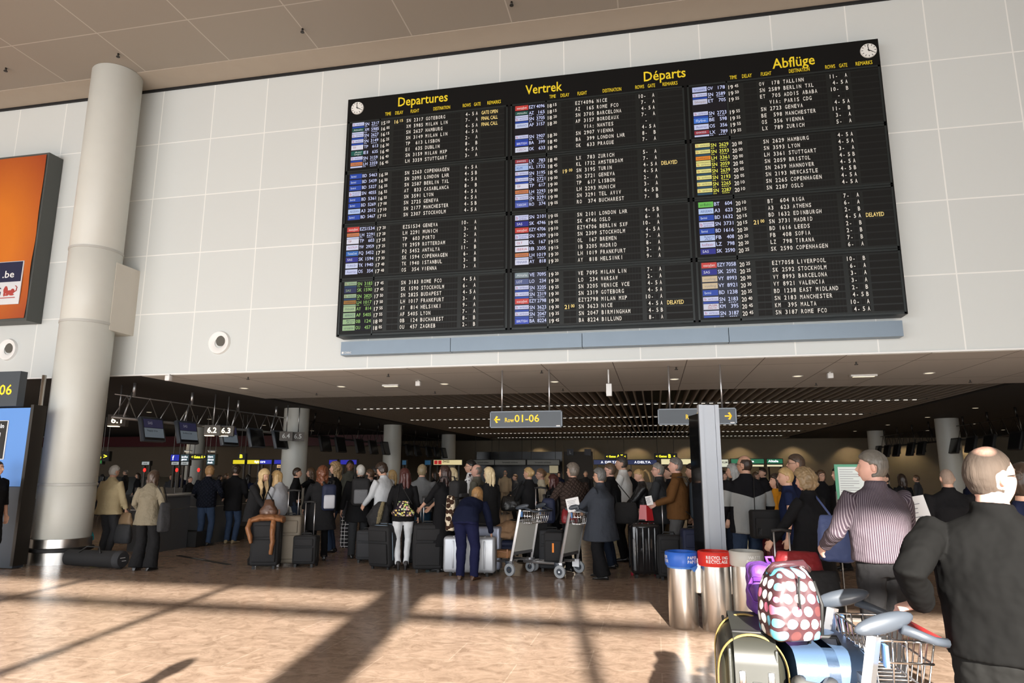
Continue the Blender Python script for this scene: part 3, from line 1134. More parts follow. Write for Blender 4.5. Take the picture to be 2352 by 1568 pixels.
    rings += [(W_, X3, b1, (wa + ease * 1.5) * topw, (cd * .95 + ease * 1.2) * topw), (C_ - d2 * .03 * s, X3, b2, (ca + ease) * topw, (cd + ease) * topw),
              (N_ - d2 * .08 * s, X3, b2, sw + .008 * s, .098 * s), (N_ - d2 * .035 * s, X3, b2, sw * .80, .082 * s), (N_ - d2 * .0 * s, X3, b2, .098 * s, .074 * s),
              (N_ + nd * .022 * s, X3, b2, .072 * s, .068 * s)]
    m.loft(rings, 24)
    if coll:
        m.loft([(N_ - d2 * .01 * s, X3, b2, .082 * s, .074 * s), (N_ + nd * .05 * s - Y3 * .004 * s, X3, Y3, .070 * s, .067 * s)], 20)
    for sd, Sh, El, Wr, fd, cu, pn in arms:
        gg = (1 + (g - 1) * .5) * (.92 if fem else 1.0)
        if sleeve >= 1:
            pts = [Sh - X3 * sd * .06 * s - d2 * .035 * s, Sh - d2 * .012 * s, Sh.lerp(El, .5), El, El.lerp(Wr, .5), Wr + fd * -.005 * s]
            rr = [.044, .066, .064, .056, .051, .041]
        elif sleeve > .55:
            pts = [Sh - X3 * sd * .05 * s, Sh, Sh.lerp(El, .5), El, El.lerp(Wr, .4)]
            rr = [.060, .062, .058, .052, .048]
        elif sleeve > 0:
            pts = [Sh - X3 * sd * .05 * s, Sh, Sh.lerp(El, sleeve * 1.6)]
            rr = [.060, .062, .060]
        else:
            pts = None
        if pts:
            m.tube(pts, [x * s * gg for x in rr], 14)
    name_top = 'shirt' if top.name.startswith('cloth_shirt') else 'jacket'
    fuse(m.build(name_top, top, t), cvox, 3, fold, .13)
    if lay:                          # a lower layer showing under the hem: (material, z0)
        mm, z0 = lay
        m = MB()
        m.loft([(Vector((0, P0.y, z0 * s)), X3, Y3, (ha + ease * .4) * 1.05, cd * 1.15), (P0, X3, Y3, ha + ease * .5, cd + ease * .5)], 24)
        fuse(m.build('skirt', mm, t), cvox, 2, fold, .12)
    # face
    fo = None
    if True:
        e = MB()
        for sd in (-1, 1):
            d = Vector((sd * .34, 1, .07)).normalized()
            c = Hc + HM @ (head_pt(d, fem, hs) - Vector((0, .0065, 0)) * hs)
            e.ell(c, (.0125 * hs, .0105 * hs, .0075 * hs), 6, 0, M=HM)
            e.ell(c + HM @ (Vector((0, .0065, 0)) * hs), (.0055 * hs, .0045 * hs, .0055 * hs), 5, 1, M=HM)
        fo = e.build('eyes', [m_eye, m_iris], t, True)
        e = MB()
        for sd in (-1, 1):
            pts = []
            for k in range(5):
                d = Vector((sd * (.16 + k * .09), 1, .25 + .04 * math.sin(k / 4 * math.pi))).normalized()
                pts.append(Hc + HM @ (head_pt(d, fem, hs * 1.004)))
            e.tube(pts, [.0025 * hs, .0038 * hs, .0035 * hs, .003 * hs, .0015 * hs], 6)
        hm = hair_mat(*hcol)
        e.build('eyebrows', hm, t, True)
        e = MB()
        for zz, r in ((-.455, .0042), (-.54, .005)):
            pts = []
            for k in range(7):
                u = -1 + k / 3
                d = Vector((u * .27, 1, zz - .0 + (-.03 if zz > -.5 else .03) * u * u)).normalized()
                d = Vector((d.x, d.y, d.z))
                q = Vector((u * .24, math.sqrt(max(.01, 1 - (u * .24) ** 2 - zz * zz)), zz + (-.03 if zz > -.5 else .03) * u * u))
                pts.append(Hc + HM @ head_pt(q.normalized(), fem, hs * 1.0))
            e.tube(pts, [r * .3 * hs, r * .8 * hs, r * hs, r * .85 * hs, r * hs, r * .8 * hs, r * .3 * hs], 6)
        e.build('mouth', m_lip, t, True)
    hm = hair_mat(*hcol)
    # hair
    if hair != 'none':
        nu, nv = 48, 36
        th = {'short': .012, 'crop': .004, 'bald': .003, 'bob': .024, 'long': .020, 'curly': .038, 'tail': .012, 'up': .016, 'thick': .024}[hair]
        vs = []
        for d in head_dirs(nu, nv):
            ang = math.atan2(abs(d.x), d.y)               # 0 front .. pi back
            line = .56 - .10 * min(1, abs(d.x) * 1.5)     # hairline height at the front
            a0 = 1.32 if hair in ('short', 'crop', 'bald', 'tail', 'up', 'thick') else 1.12
            if ang > .8:
                line -= min(.16, (ang - .8) * .35)
            if ang > a0:
                line -= (ang - a0) * 4.2
            if ang > .8:
                line = max(line, -.62 if hair in ('short', 'crop', 'bald', 'thick') else (-.5 if hair in ('tail', 'up') else -.95))
            k = max(0, min(1, (d.z - line) / .10 + .5))
            if hair == 'bald':
                k *= max(0, min(1, (.72 - d.z + (.0 if d.y < .1 else -.25)) / .14))
            if abs(ang - 1.57) < .28 and -.35 < d.z < .16 and hair in ('short', 'crop', 'bald', 'tail', 'up'):
                k *= 0.0 if d.z < .12 else .5
            if pit and d.y < 0 and (Vector((d.x, d.y + .55, d.z - .8))).length < pit:
                k *= max(.15, ((Vector((d.x, d.y + .55, d.z - .8))).length / pit) ** 3)
            tt = th
            if hair in ('short', 'thick') and d.z > .3:
                tt *= 1.35
            if hair == 'curly':
                tt *= 1 + .35 * math.sin(d.x * 17 + d.z * 13) * math.cos(d.y * 15 + d.z * 7)
            elif hair != 'crop':
                tt *= 1 + .18 * math.sin(d.x * 21 + d.y * 9) * math.sin(d.z * 8 + d.y * 17)
            p = head_pt(Vector((d.x, min(d.y, .98), d.z)), fem, 1.0)
            p = p + d * (tt * k - .014 * (1 - k))
            vs.append(Hc + HM @ (p * hs))
        m = MB()
        m.add(vs, head_faces(nu, nv))
        if hair in ('bob', 'long', 'curly'):
            L = {'bob': .17, 'long': hairlen, 'curly': hairlen}[hair] * s
            dn = -Z3
            wv = .016 if hair == 'curly' or 'wavy' in hcol[0] else .005
            for (ox, oy, r0, k) in ((-.066, -.012, .030, 1), (.066, -.012, .030, 1), (-.052, -.055, .036, 1.05), (.052, -.055, .036, 1.05), (0, -.078, .044, 1.1), (-.07, .02, .018, .8), (.07, .02, .018, .8)):
                st = Hc + HM @ (Vector((ox, oy, .03)) * hs)
                pts, rr = [], []
                for q in range(9):
                    f = q / 8
                    o = Vector((math.sin(f * 14 + ox * 50) * wv * (1 if f > .1 else 0), math.cos(f * 12 + oy * 60) * wv, 0))
                    spread = Vector((ox * .35 * f, -.02 * math.sin(f * 2.2) + (.05 * f if abs(ox) > .06 and hair == 'long' else 0), 0))
                    pts.append(st + HM @ (spread * s) * .9 + o * s + dn * (L + .06 * s) * f * k)
                    rr.append(r0 * s * (1 - .55 * f ** 2.2) * (1.15 if hair == 'curly' else 1))
                m.tube(pts, rr, 10, up=Y3 if False else None)
        if hair == 'tail':
            st = Hc + HM @ (Vector((0, -.10, .04)) * hs)
            m.ell(st, (.02 * s, .02 * s, .02 * s), 6)
            m.tube([st, st + HM @ (Vector((0, -.05, .01)) * s), st + HM @ (Vector((0, -.085, -.06)) * s), st + HM @ (Vector((0, -.08, -.15)) * s), st + HM @ (Vector((0, -.06, -.23)) * s)], [.014 * s, .024 * s, .026 * s, .02 * s, .006 * s], 10)
        if hair == 'up':
            m.ell(Hc + HM @ (Vector((0, -.105, .02)) * hs), (.035 * s, .03 * s, .05 * s), 8, M=HM)
        fuse(m.build('hair', hm, t), .0075 if vox < .008 else .010, 1, (.014 if hair == 'curly' else .004), (.03 if hair == 'curly' else .02))
    if glasses:
        e = MB()
        for sd in (-1, 1):
            c = Hc + HM @ (Vector((sd * .033, .098, .006)) * hs)
            pts = [c + HM @ (Vector((math.cos(a) * .024, -.004 * abs(math.cos(a)), math.sin(a) * .017)) * hs) for a in [i * math.pi / 6 for i in range(12)]]
            e.tube(pts, .0018 * s, 5, closed=True)
            e.tube([Hc + HM @ (Vector((sd * .057, .094, .008)) * hs), Hc + HM @ (Vector((sd * .076, .05, .008)) * hs), Hc + HM @ (Vector((sd * .080, -.01, .004)) * hs)], .0022 * s, 5)
        e.tube([Hc + HM @ (Vector((-.01, .10, .01)) * hs), Hc + HM @ (Vector((.01, .10, .01)) * hs)], .0018 * s, 5)
        e.build('glasses', m_dkmetal, t, True)
    bpy.context.view_layer.update()
    Mw = Matrix.Translation(loc) @ Matrix.Rotation(R_(face), 4, 'Z')
    J = dict(t=t, s=s, M=Mw, head=Mw @ Hc, neck=Mw @ N_, chest=Mw @ C_, waist=Mw @ W_, pelvis=Mw @ P0, cd=cd, sw=sw, d2=(Mw.to_3x3() @ d2), b2=(Mw.to_3x3() @ b2), right=(Mw.to_3x3() @ X3), face=face, ha=ha,
             lsh=Mw @ arms[0][1], rsh=Mw @ arms[1][1], lw=Mw @ arms[0][3], rw=Mw @ arms[1][3], lfd=Mw.to_3x3() @ arms[0][4], rfd=Mw.to_3x3() @ arms[1][4], Hc=Hc, HM=HM, hs=hs, N=N_, C=C_, le=Mw @ arms[0][2], re=Mw @ arms[1][2])
    PEOPLE.append(J)
    return J
# ---------------------------------------------------------------- garments with a pattern


def patt(name, kind, c1, c2, rough=.85, **k):
    m = cloth(name, c1, rough)
    nt, b = nodes_of(m)
    tc = nt.nodes.new('ShaderNodeTexCoord')
    sp = nt.nodes.new('ShaderNodeSeparateXYZ')
    nt.links.new(tc.outputs['Object'], sp.inputs[0])

    def mth(op, a, v=None, v2=None):
        n = nt.nodes.new('ShaderNodeMath')
        n.operation = op
        for i, q in enumerate((a, v, v2)):
            if q is None:
                continue
            if isinstance(q, (int, float)):
                n.inputs[i].default_value = q
            else:
                nt.links.new(q, n.inputs[i])
        return n.outputs[0]
    X, Y_, Z = sp.outputs
    if kind == 'pin':
        ang = mth('MULTIPLY', mth('ARCTAN2', X, mth('SUBTRACT', .12, Y_)), 120)
        fac = mth('GREATER_THAN', mth('SINE', ang), k.get('th', .6))
    elif kind == 'hoop':
        fac = mth('GREATER_THAN', mth('SINE', mth('MULTIPLY', Z, 260)), .2)
    elif kind == 'split':
        fac = mth('GREATER_THAN', mth('SUBTRACT', Z, mth('MULTIPLY', mth('ABSOLUTE', X), k.get('slope', .3))), k['z'])
        arm = mth('MULTIPLY', mth('GREATER_THAN', mth('ABSOLUTE', X), .215), mth('LESS_THAN', Z, k['z2']))
        fac = mth('MAXIMUM', fac, arm)
    elif kind == 'quilt':
        a = mth('ABSOLUTE', mth('SINE', mth('MULTIPLY', mth('ADD', X, Z), 42)))
        c = mth('ABSOLUTE', mth('SINE', mth('MULTIPLY', mth('SUBTRACT', X, Z), 42)))
        q = mth('POWER', mth('MINIMUM', a, c), .5)
        bp_ = nt.nodes.new('ShaderNodeBump')
        bp_.inputs['Distance'].default_value = .02
        bp_.inputs['Strength'].default_value = .9
        nt.links.new(q, bp_.inputs['Height'])
        nt.links.new(bp_.outputs[0], b.inputs['Normal'])
        fac = mth('LESS_THAN', mth('MINIMUM', a, c), .12)
    elif kind in ('spots', 'floral', 'plaid'):
        if kind == 'plaid':
            fac = mth('MAXIMUM', mth('GREATER_THAN', mth('SINE', mth('MULTIPLY', X, 95)), .93), mth('GREATER_THAN', mth('SINE', mth('MULTIPLY', Z, 95)), .93))
        else:
            vo = nt.nodes.new('ShaderNodeTexVoronoi')
            vo.inputs['Scale'].default_value = k.get('s', 24)
            nt.links.new(tc.outputs['Object'], vo.inputs[0])
            fac = mth('LESS_THAN', vo.outputs['Distance'], k.get('th', .42))
    mx = nt.nodes.new('ShaderNodeMix')
    mx.data_type = 'RGBA'
    nt.links.new(fac, mx.inputs[0])
    mx.inputs[6].default_value = (*c1, 1)
    mx.inputs[7].default_value = (*c2, 1)
    if kind == 'floral':
        nt.links.new(vo.outputs['Color'], mx.inputs[7])
        hs_ = nt.nodes.new('ShaderNodeMix')
        hs_.data_type = 'RGBA'
        hs_.inputs[0].default_value = .6
        nt.links.new(vo.outputs['Color'], hs_.inputs[6])
        hs_.inputs[7].default_value = (*c2, 1)
        nt.links.new(hs_.outputs[2], mx.inputs[7])
    nt.links.new(mx.outputs[2], b.inputs['Base Color'])
    return m


BLOND = ('blond', (.42, .28, .12))
BLONDW = ('blond_wavy', (.50, .36, .18))
PLAT = ('pale_blond', (.62, .50, .30))
BRN = ('brown', (.09, .05, .025))
DBRN = ('dark_brown', (.030, .017, .010))
RBRN = ('red_brown', (.14, .045, .018))
DRED = ('dark_red', (.055, .012, .010))
GREYH = ('grey', (.28, .27, .25))
WHT = ('white_grey', (.48, .47, .44))
GBRN = ('grey_brown', (.16, .135, .11))
BLKH = ('black', (.012, .010, .009))
GING = ('ginger_blond', (.36, .20, .08))

K_KHAKI = cloth('khaki', (.46, .38, .23), b=(7, .7, .04))
K_OLIVE = cloth('olive_quilt', (.20, .175, .125), .5, b=(14, .9, .03))
K_GSW = cloth('grey_knit', (.30, .31, .33), vary=.05)
K_HOOD = cloth('hoodie_pale_grey', (.50, .52, .54), vary=.05)
K_SHG = cloth('shirt_grey', (.13, .135, .14))
K_SHW = cloth('shirt_white', (.72, .72, .70), vary=.03)
K_WJ = cloth('jeans_white', (.70, .72, .74), vary=.08, b=(18, .5, .02))
K_SUITG = cloth('suit_grey', (.035, .037, .040))
K_LADY = cloth('coat_blue_grey', (.042, .048, .060))
K_BJ = cloth('jacket_brown', (.115, .055, .020), b=(10, .6, .03))
K_TWEED = cloth('tweed', (.13, .125, .10), vary=.3, vs=60)
K_TROUG = cloth('trousers_grey', (.075, .075, .075))
K_KHT = cloth('trousers_khaki', (.21, .155, .085))
K_CREAM = cloth('cream', (.55, .50, .38))
K_QUILT = patt('quilted_brown', 'quilt', (.055, .038, .032), (.025, .018, .015))
K_NQUILT = patt('quilted_navy', 'quilt', (.012, .014, .022), (.006, .007, .01))
K_PIN = patt('shirt_pinstripe', 'pin', (.048, .035, .046), (.14, .12, .135), th=.3)
K_HOOP = patt('shirt_hoops', 'hoop', (.05, .05, .06), (.6, .6, .6))
K_FLEECE = patt('fleece_two_tone', 'split', (.33, .345, .34), (.012, .012, .014), z=1.27, z2=1.16)
K_FLOR = patt('shirt_floral', 'spots', (.72, .72, .72), (.03, .02, .03), s=16, th=.32)
K_RED = cloth('red_sleeve', (.45, .015, .02))
K_ORG = cloth('orange_top', (.55, .24, .02))
K_BEIGE = cloth('beige_far', (.24, .19, .13))
K_NTEE = cloth('navy_tee', (.012, .018, .05))
K_PURP = cloth('navy_trousers', (.014, .016, .05))

P = person
fwd = lambda sd, y=.36, z=1.05, x=.12: (sd * x, y, z)
# left side
j_edge = P('bald person in black with a bare forearm, cut off at the left edge', -6, 1056, 9.2, -80, hair='crop', hcol=DBRN, top=K_BLK, sleeve=.7, legs=K_BLK, rh=(.25, .22, .88), g=1.1)
j_kh = P('grey-haired man in a light khaki jacket seen from behind next to the column', 261, 1067, 11.35, -8, hair='short', hcol=WHT, top=K_KHAKI, hem=.80, topw=1.18, flare=.05, legs=K_DGREY, g=1.08, rh=(.26, .18, .86), lh=(-.28, .1, .9), hpitch=12)
j_ol = P('woman in a belted shiny olive-grey quilted coat and flared black trousers, seen from behind', 350, 1077, 9.95, 8, fem=True, hair='bob', hcol=('dark_brown_b', (.06, .035, .022)), top=K_OLIVE, hem=.78, flare=.03, legs=K_BLK2, lflare=.035, legw=1.25, g=1.1, lh=(-.22, .2, .98), rh=(.24, .12, 1.0), hpitch=25, stance=.13)
j_nv = P('man in navy quilted jacket and jeans seen from behind at the check-in desk', 481, 1069, 13.3, 10, hair='thick', hcol=GING, top=K_NQUILT, hem=.84, topw=1.06, legs=K_JEAN, g=1.08, lh=(-.25, .22, 1.0), rh=(.3, .15, 1.05), hyaw=35, hpitch=15, step=.05)
j_d2 = P('dark-jacketed person in jeans at the desk, right of the navy jacket', 542, 1067, 13.9, 5, hair='thick', hcol=DBRN, top=K_BLK, hem=.72, legs=K_JEAN, g=1.1, lh=(-.2, .25, 1.0), rh=(.2, .25, 1.0), hpitch=15, shoe=cloth('sneaker_tan', (.25, .2, .12)))
# two blonde women
j_b1 = P('woman with very long wavy blonde hair and black blazer bending over a black suitcase', 594, 1064, 10.95, -98, fem=True, hair='long', hairlen=.50, hcol=BLONDW, top=K_BLK2, hem=.76, flare=.02, legs=K_BLK, legw=.85, lean=12, hpitch=28, lh=(-.12, .42, .93), rh=(.10, .40, .90), heel=.05, H0=1.66, step=.06)
j_b2 = P('woman with straight blonde hair in a thin light grey sweater facing left', 648, 1077, 11.15, 82, fem=True, hair='long', hairlen=.34, hcol=BLOND, top=K_GSW, hem=.88, legs=K_BLK, lean=8, hpitch=22, lh=(-.10, .34, 1.15), rh=(.12, .36, 1.16))
j_m8 = P('man in black with a hand on his hip, standing behind the blonde women', 682, 1073, 14.2, -60, hair='short', hcol=DBRN, top=K_BLK, legs=K_JEAND, rh=(.24, .05, 1.02), re=(1, -.4, 0))
j_w9 = P('woman in a black t-shirt stretching an arm out before a round column', 716, 1073, 15.0, 110, fem=True, hair='bob', hcol=BRN, top=K_BLK, sleeve=.5, legs=K_DGREY, lh=(-.35, .5, 1.12), g=1.05)
j_cu = P('woman with big curly auburn hair in a long dark coat, pulling a small black suitcase', 742, 1070, 11.55, 35, fem=True, hair='curly', hairlen=.20, hcol=RBRN, top=K_BLK2, hem=.58, flare=.07, topw=1.12, legs=K_BLK, legw=.95, lflare=.008, lh=(-.30, .30, .90), heel=.03, step=.12, stance=.12)
j_cb = P('woman with frizzy blonde hair in a black jacket with a red sleeve panel', 772, 1060, 12.9, 100, fem=True, hair='curly', hairlen=.24, hcol=('frizzy_blond', (.26, .17, .08)), top=K_BLK, hem=.80, legs=K_JEAN, legw=1.05)
j_dk = P('dark short-haired man standing in shade behind the frizzy blonde woman', 805, 1056, 15.0, 200, hair='short', hcol=BLKH, skin=skin_mat('skin_tan', (.22, .11, .07)), top=cloth('camo', (.05, .05, .04), vary=.6, vs=9), legs=K_DGREY)
j_gr = P('white-haired man in a dark overcoat wearing a grey backpack', 829, 1066, 12.3, 28, hair='short', hcol=WHT, top=K_BLK, hem=.66, flare=.05, topw=1.12, legs=K_SUITG, legw=1.15, g=1.05, hyaw=20, step=.18, stance=.12, lh=(-.34, .02, .82))
j_st = P('woman with tied brown hair and a thin striped shirt behind the backpacker', 852, 1075, 13.0, 80, fem=True, hair='tail', hcol=BRN, top=K_HOOP, legs=K_BLK, H0=None)
j_d3 = P('dark-haired person in black mostly hidden left of the young man in the hoodie', 862, 1069, 14.0, 60, hair='short', hcol=BLKH, top=K_BLK, legs=K_BLK)
j_ho = P('young man in a pale grey hoodie looking down to the left', 884, 1061, 11.9, 72, hair='thick', hcol=DBRN, top=K_HOOD, hem=.86, topw=1.06, legs=K_BLK, hpitch=26, lh=(-.18, .30, .98), rh=(.2, .3, .95), shoe=cloth('sneaker_grey', (.12, .12, .12)))
j_b5 = P('person with light hair almost hidden behind the young man in the hoodie', 902, 1078, 13.6, 70, fem=True, hair='bob', hcol=BLOND, top=K_DGREY, legs=K_BLK)
j_wj = P('woman in white jeans, black sweater and wedge heels with dark red hair', 930, 1073, 10.95, 22, fem=True, hair='long', hairlen=.26, hcol=DRED, top=K_BLK, hem=.82, legs=K_WJ, legw=.88, heel=.07, shoe=mat('wedge_black', (.015, .012, .012), .5, vary=.2), hyaw=40, lh=(-.20, .24, .98), stance=.07)
j_b7 = P('fair-haired boy in a grey shirt and jeans seen from behind', 970, 1065, 11.9, 12, hair='short', hcol=('ash_blond', (.24, .19, .11)), top=K_SHG, hem=.88, topw=1.05, legs=cloth('jeans_petrol', (.02, .05, .085)), lh=(-.26, .1, .88), rh=(.28, .12, .86), g=1.02, sleeve=1)
j_dr = P('woman in a black dress with long dark hair, hand on a trolley case', 1022, 1067, 10.95, 72, fem=True, hair='long', hairlen=.22, hcol=('brown_red_dark', (.035, .016, .013)), top=K_BLK, hem=.42, flare=.05, topw=1.05, sleeve=.7, legs=cloth('tights', (.03, .03, .032)), legw=.75, lh=(-.16, .42, .98), rh=(.12, .40, 1.0), shoe=mat('boot_black', (.01, .01, .01), .35), hpitch=-4, g=1.05)
j_bb = P('person with light blonde hair hidden behind the woman in the black dress', 1040, 1073, 12.6, 60, fem=True, hair='bob', hcol=PLAT, top=K_DGREY, legs=K_BLK)
j_fl = P('tall dark-haired man with glasses and a white patterned shirt, facing left', 1082, 1055, 12.6, 95, hair='short', hcol=BLKH, glasses=True, top=K_FLOR, legs=K_BLK, hpitch=-4, g=1.1)
j_tw = P('balding man in a grey tweed jacket between the patterned shirt and the blonde bob', 1097, 1064, 12.1, 88, hair='bald', hcol=GBRN, top=K_TWEED, legs=K_BLK, g=1.08, skin=m_skin2)
j_bo = P('woman with a platinum blonde bob in a black coat holding a sheet of paper', 1124, 1071, 11.35, 60, fem=True, hair='bob', hcol=PLAT, top=K_BLK2, hem=.62, flare=.05, legs=K_BLK, lh=(-.14, .38, .98), g=1.05)
j_be = P('woman in a navy sweater and navy trousers bending over a silver suitcase, seen from behind', 1080, 1100, 10.25, -6, fem=True, hair='bob', hcol=GING, top=K_NAVY, hem=.90, legs=K_PURP, lean=36, bend=38, hpitch=20, H0=1.64, pos=(-2.80, 10.2), lh=(-.20, .42, .72), rh=(.26, .40, .70), g=1.2, legw=1.1, shoe=K_SHOEB, stance=.12)
j_fa = P('distant man in beige clothes walking away deep in the hall', 1160, 1079, 25.0, 0, hair='bald', hcol=GBRN, top=K_BEIGE, legs=cloth('trousers_beige', (.2, .16, .11)), vox=.012, cvox=.02, step=.1)
j_up = P('woman with pinned-up blonde hair in a black coat with a black handbag, facing left', 1215, 1071, 12.3, 62, fem=True, hair='up', hcol=BLOND, top=K_BLK2, hem=.70, flare=.03, legs=K_BLK, lh=(-.12, .34, 1.16))
j_gl = P('woman with glasses and a cream jacket looking left behind the pinned-up blonde', 1243, 1074, 13.2, 110, fem=True, hair='up', hcol=('light_brown', (.16, .09, .045)), glasses=True, top=K_CREAM, legs=K_BLK)
j_b6 = P('straight light-haired woman between the cream jacket and the dark red hair', 1259, 1085, 14.0, 60, fem=True, hair='long', hairlen=.25, hcol=BLOND, top=K_BLK, legs=K_BLK)
j_rd = P('short person with long dark red hair and a furry black hooded jacket', 1274, 1087, 12.0, 62, fem=True, hair='long', hairlen=.20, hcol=DRED, top=K_BLK, hem=.70, flare=.03, legs=K_BLK, hpitch=12, lh=(-.1, .36, 1.15))
j_qu = P('man with wavy grey-brown hair in a brown quilted jacket seen from behind', 1316, 1063, 11.4, 38, hair='thick', hcol=GBRN, top=K_QUILT, hem=.76, flare=.02, topw=1.12, legs=K_BLK, g=1.14, hyaw=30, lh=(-.36, .30, 1.02))
j_la = P('older woman with short grey hair in a long blue-grey coat pushing a luggage trolley', 1378, 1074, 10.75, 72, fem=True, hair='thick', hcol=('salt_grey', (.13, .13, .125)), glasses=True, top=K_LADY, hem=.60, flare=.08, topw=1.2, legs=K_BLK, legw=1.25, lflare=.02, g=1.32, lh=(-.16, .42, 1.00), rh=(.14, .42, .98), stance=.12, step=.08)
j_ca = P('man with brown hair and glasses in a black cardigan with a shoulder strap', 1402, 1062, 11.9, 80, hair='short', hcol=('brown_grey', (.10, .065, .04)), glasses=True, top=K_BLK, hem=.78, topw=1.08, legs=K_JEAND, g=1.12, skin=m_skin2)
j_wh = P('tall man in a white shirt looking left above the queue', 1430, 1046, 12.8, 80, hair='short', hcol=('dark_grey_brown', (.05, .04, .033)), top=K_SHW, hem=.88, topw=1.05, legs=K_BLK, hpitch=4, g=1.02, lh=(-.2, .28, 1.0))
j_po = P('woman with a blonde ponytail in a shiny black jacket looking down', 1474, 1074, 12.1, 100, fem=True, hair='tail', hcol=BLOND, top=mat('cloth_black_shiny', (.012, .012, .013), .4, bump=(9, .6, .03)), hem=.82, legs=K_BLK, hpitch=20, lh=(-.12, .36, 1.0), rh=(.12, .36, .98))
j_fp = P('distant dark figure standing between the white shirt and the blonde ponytail', 1446, 1077, 22.0, 190, hair='short', hcol=DBRN, top=K_BLK, legs=K_BLK, vox=.012, cvox=.02)
j_gs = P('stout man with thinning grey hair in a dark grey suit, facing left', 1513, 1061, 11.7, 78, hair='short', hcol=('grey_thin', (.22, .21, .19)), glasses=True, top=K_SUITG, hem=.76, topw=1.12, flare=.02, legs=K_SUITG, g=1.22, pit=.5, lh=(-.2, .25, .98), skin=m_skin2)
j_kt = P('person in black with light khaki trousers, between the grey suit and the brown jacket', 1538, 1068, 12.35, 95, hair='short', hcol=DBRN, top=K_BLK, legs=K_KHT, legw=1.15, step=.1, g=1.1)
j_br = P('smiling grey-haired man in a brown suede jacket and grey trousers, facing left', 1553, 1049, 11.1, 82, hair='short', hcol=('pepper', (.14, .13, .12)), top=K_BJ, hem=.84, topw=1.10, legs=K_TROUG, legw=1.15, g=1.1, lh=(-.20, .30, 1.06), rh=(.24, .08, .86), skin=m_skin2, shoe=K_SHOEB)
j_da = P('dark-haired bearded man in brown behind the man in the suede jacket', 1590, 1065, 12.4, 88, hair='thick', hcol=DBRN, top=cloth('brown_dark', (.05, .025, .015)), legs=K_BLK, g=1.1)
j_gp = P('person with glasses seen past the left side of the tall grey post', 1606, 1064, 11.6, 78, hair='short', hcol=DBRN, glasses=True, top=cloth('dark_plum', (.02, .015, .025)), legs=K_BLK)
# right side, nearer
j_fe = P('balding man in a light grey and black jacket seen from behind', 1710, 1043, 9.35, 18, hair='bald', hcol=DBRN, glasses=True, top=K_FLEECE, hem=.80, topw=1.08, flare=.01, legs=K_JEAN, g=1.1, hyaw=30, legw=1.12, pit=.45, vox=.006, lh=(-.3, .12, .9), rh=(.3, .14, .92))
j_cp = P('person in a grey knitted cap just right of the tall grey post', 1684, 1063, 11.4, 70, fem=True, hair='bob', hcol=('cap_grey', (.30, .31, .30)), top=K_BLK, legs=K_JEAND)
j_f2 = P('distant man in a dark jacket behind the shoulder of the man with the laptop bag', 1752, 1073, 17.0, 120, hair='short', hcol=DBRN, top=K_BLK, legs=K_BLK, vox=.01, cvox=.016)
j_or = P('dark-haired woman in an orange top and black cardigan looking left', 1781, 1086, 10.3, 100, fem=True, hair='bob', hcol=DBRN, top=K_ORG, hem=.80, legs=K_BLK, hpitch=-4)
j_bk = P('blonde woman in a navy t-shirt leaning to look left', 1810, 1071, 8.9, 80, fem=True, hair='short', hcol=BLOND, top=K_NTEE, sleeve=.3, hem=.80, legs=K_BLK, lean=4, vox=.006)
j_pt = P('man with slicked-back hair and a beard standing behind the two blonde women at right', 1829, 1041, 9.9, 75, hair='short', hcol=('brown_slick', (.07, .045, .03)), glasses=True, top=K_NAVY, legs=K_BLK, vox=.006)
j_cw = P('woman with short golden hair and a long black cardigan', 1853, 1074, 7.55, 48, fem=True, hair='curly', hairlen=.06, hcol=('golden_grey', (.24, .165, .085)), top=K_BLK, hem=.55, flare=.06, topw=1.12, legs=K_BLK2, legw=1.1, g=1.12, lh=(-.32, .32, .92), hyaw=10, hpitch=10, vox=.0055, cvox=.010, rh=(.28, .2, .95))
j_dg = P('dark figure with headphones behind the green framed notice stand', 1924, 1072, 12.5, 100, hair='short', hcol=BLKH, top=K_BLK, legs=K_BLK)
j_db = P('distant woman with glasses in dark clothes left of the notice stand', 1884, 1078, 14.5, 200, fem=True, hair='bob', hcol=BRN, glasses=True, top=K_BLK, legs=K_BLK)
j_ss = P('short grey-haired man in a purple pinstripe shirt seen from behind', 2003, 1031, 5.7, 22, hair='short', hcol=('pepper_light', (.12, .108, .09)), top=K_PIN, hem=.94, topw=1.08, legs=K_BLK2, legw=1.05, g=1.13, hyaw=48, vox=.0048, cvox=.009, lh=(-.26, .30, 1.02), rh=(.28, .30, 1.02), fold=.022, step=.10, stance=.11, skin=m_skin2)
j_bd = P('bald man in black seen from behind between the two big men', 2173, 1074, 9.0, 0, hair='crop', hcol=('shaved_grey', (.30, .22, .17)), top=K_BLK, legs=K_BLK, g=1.2)
j_pb = P('person with dark hair behind the shoulder of the man in the pinstripe shirt', 2030, 1082, 13.0, 120, hair='short', hcol=DBRN, top=K_BLK, legs=K_BLK)
j_nm = P('big balding man with glasses and a black long-sleeved polo, closest at the right edge', 2262, 1017, 3.05, -22, hair='crop', hcol=('stubble_brown', (.055, .039, .028)), glasses=True, top=cloth('black_polo', (.006, .006, .0059), b=(6, .5, .03)), hem=.975, topw=1.04, legs=cloth('black_trousers', (.013, .013, .0125), b=(8, .5, .02)), legw=1.2, g=1.10, hyaw=-48, vox=.0045, cvox=.008, lhw=at(2120, 1384, 3.14), lhd=(-1, .05, -.25), pnl=(0, 0, -1), le=(-.3, -1, -.3), rh=(.34, .25, .95), fold=.03, skin=m_skin2, curl=(.9, .5))
j_re = P('dark figure with glasses cut off by the right edge, beyond the big man in black', 2345, 1060, 4.6, -30, hair='short', hcol=DBRN, glasses=True, top=K_NAVY, legs=K_BLK)
m_ = HAIR['stubble_brown']
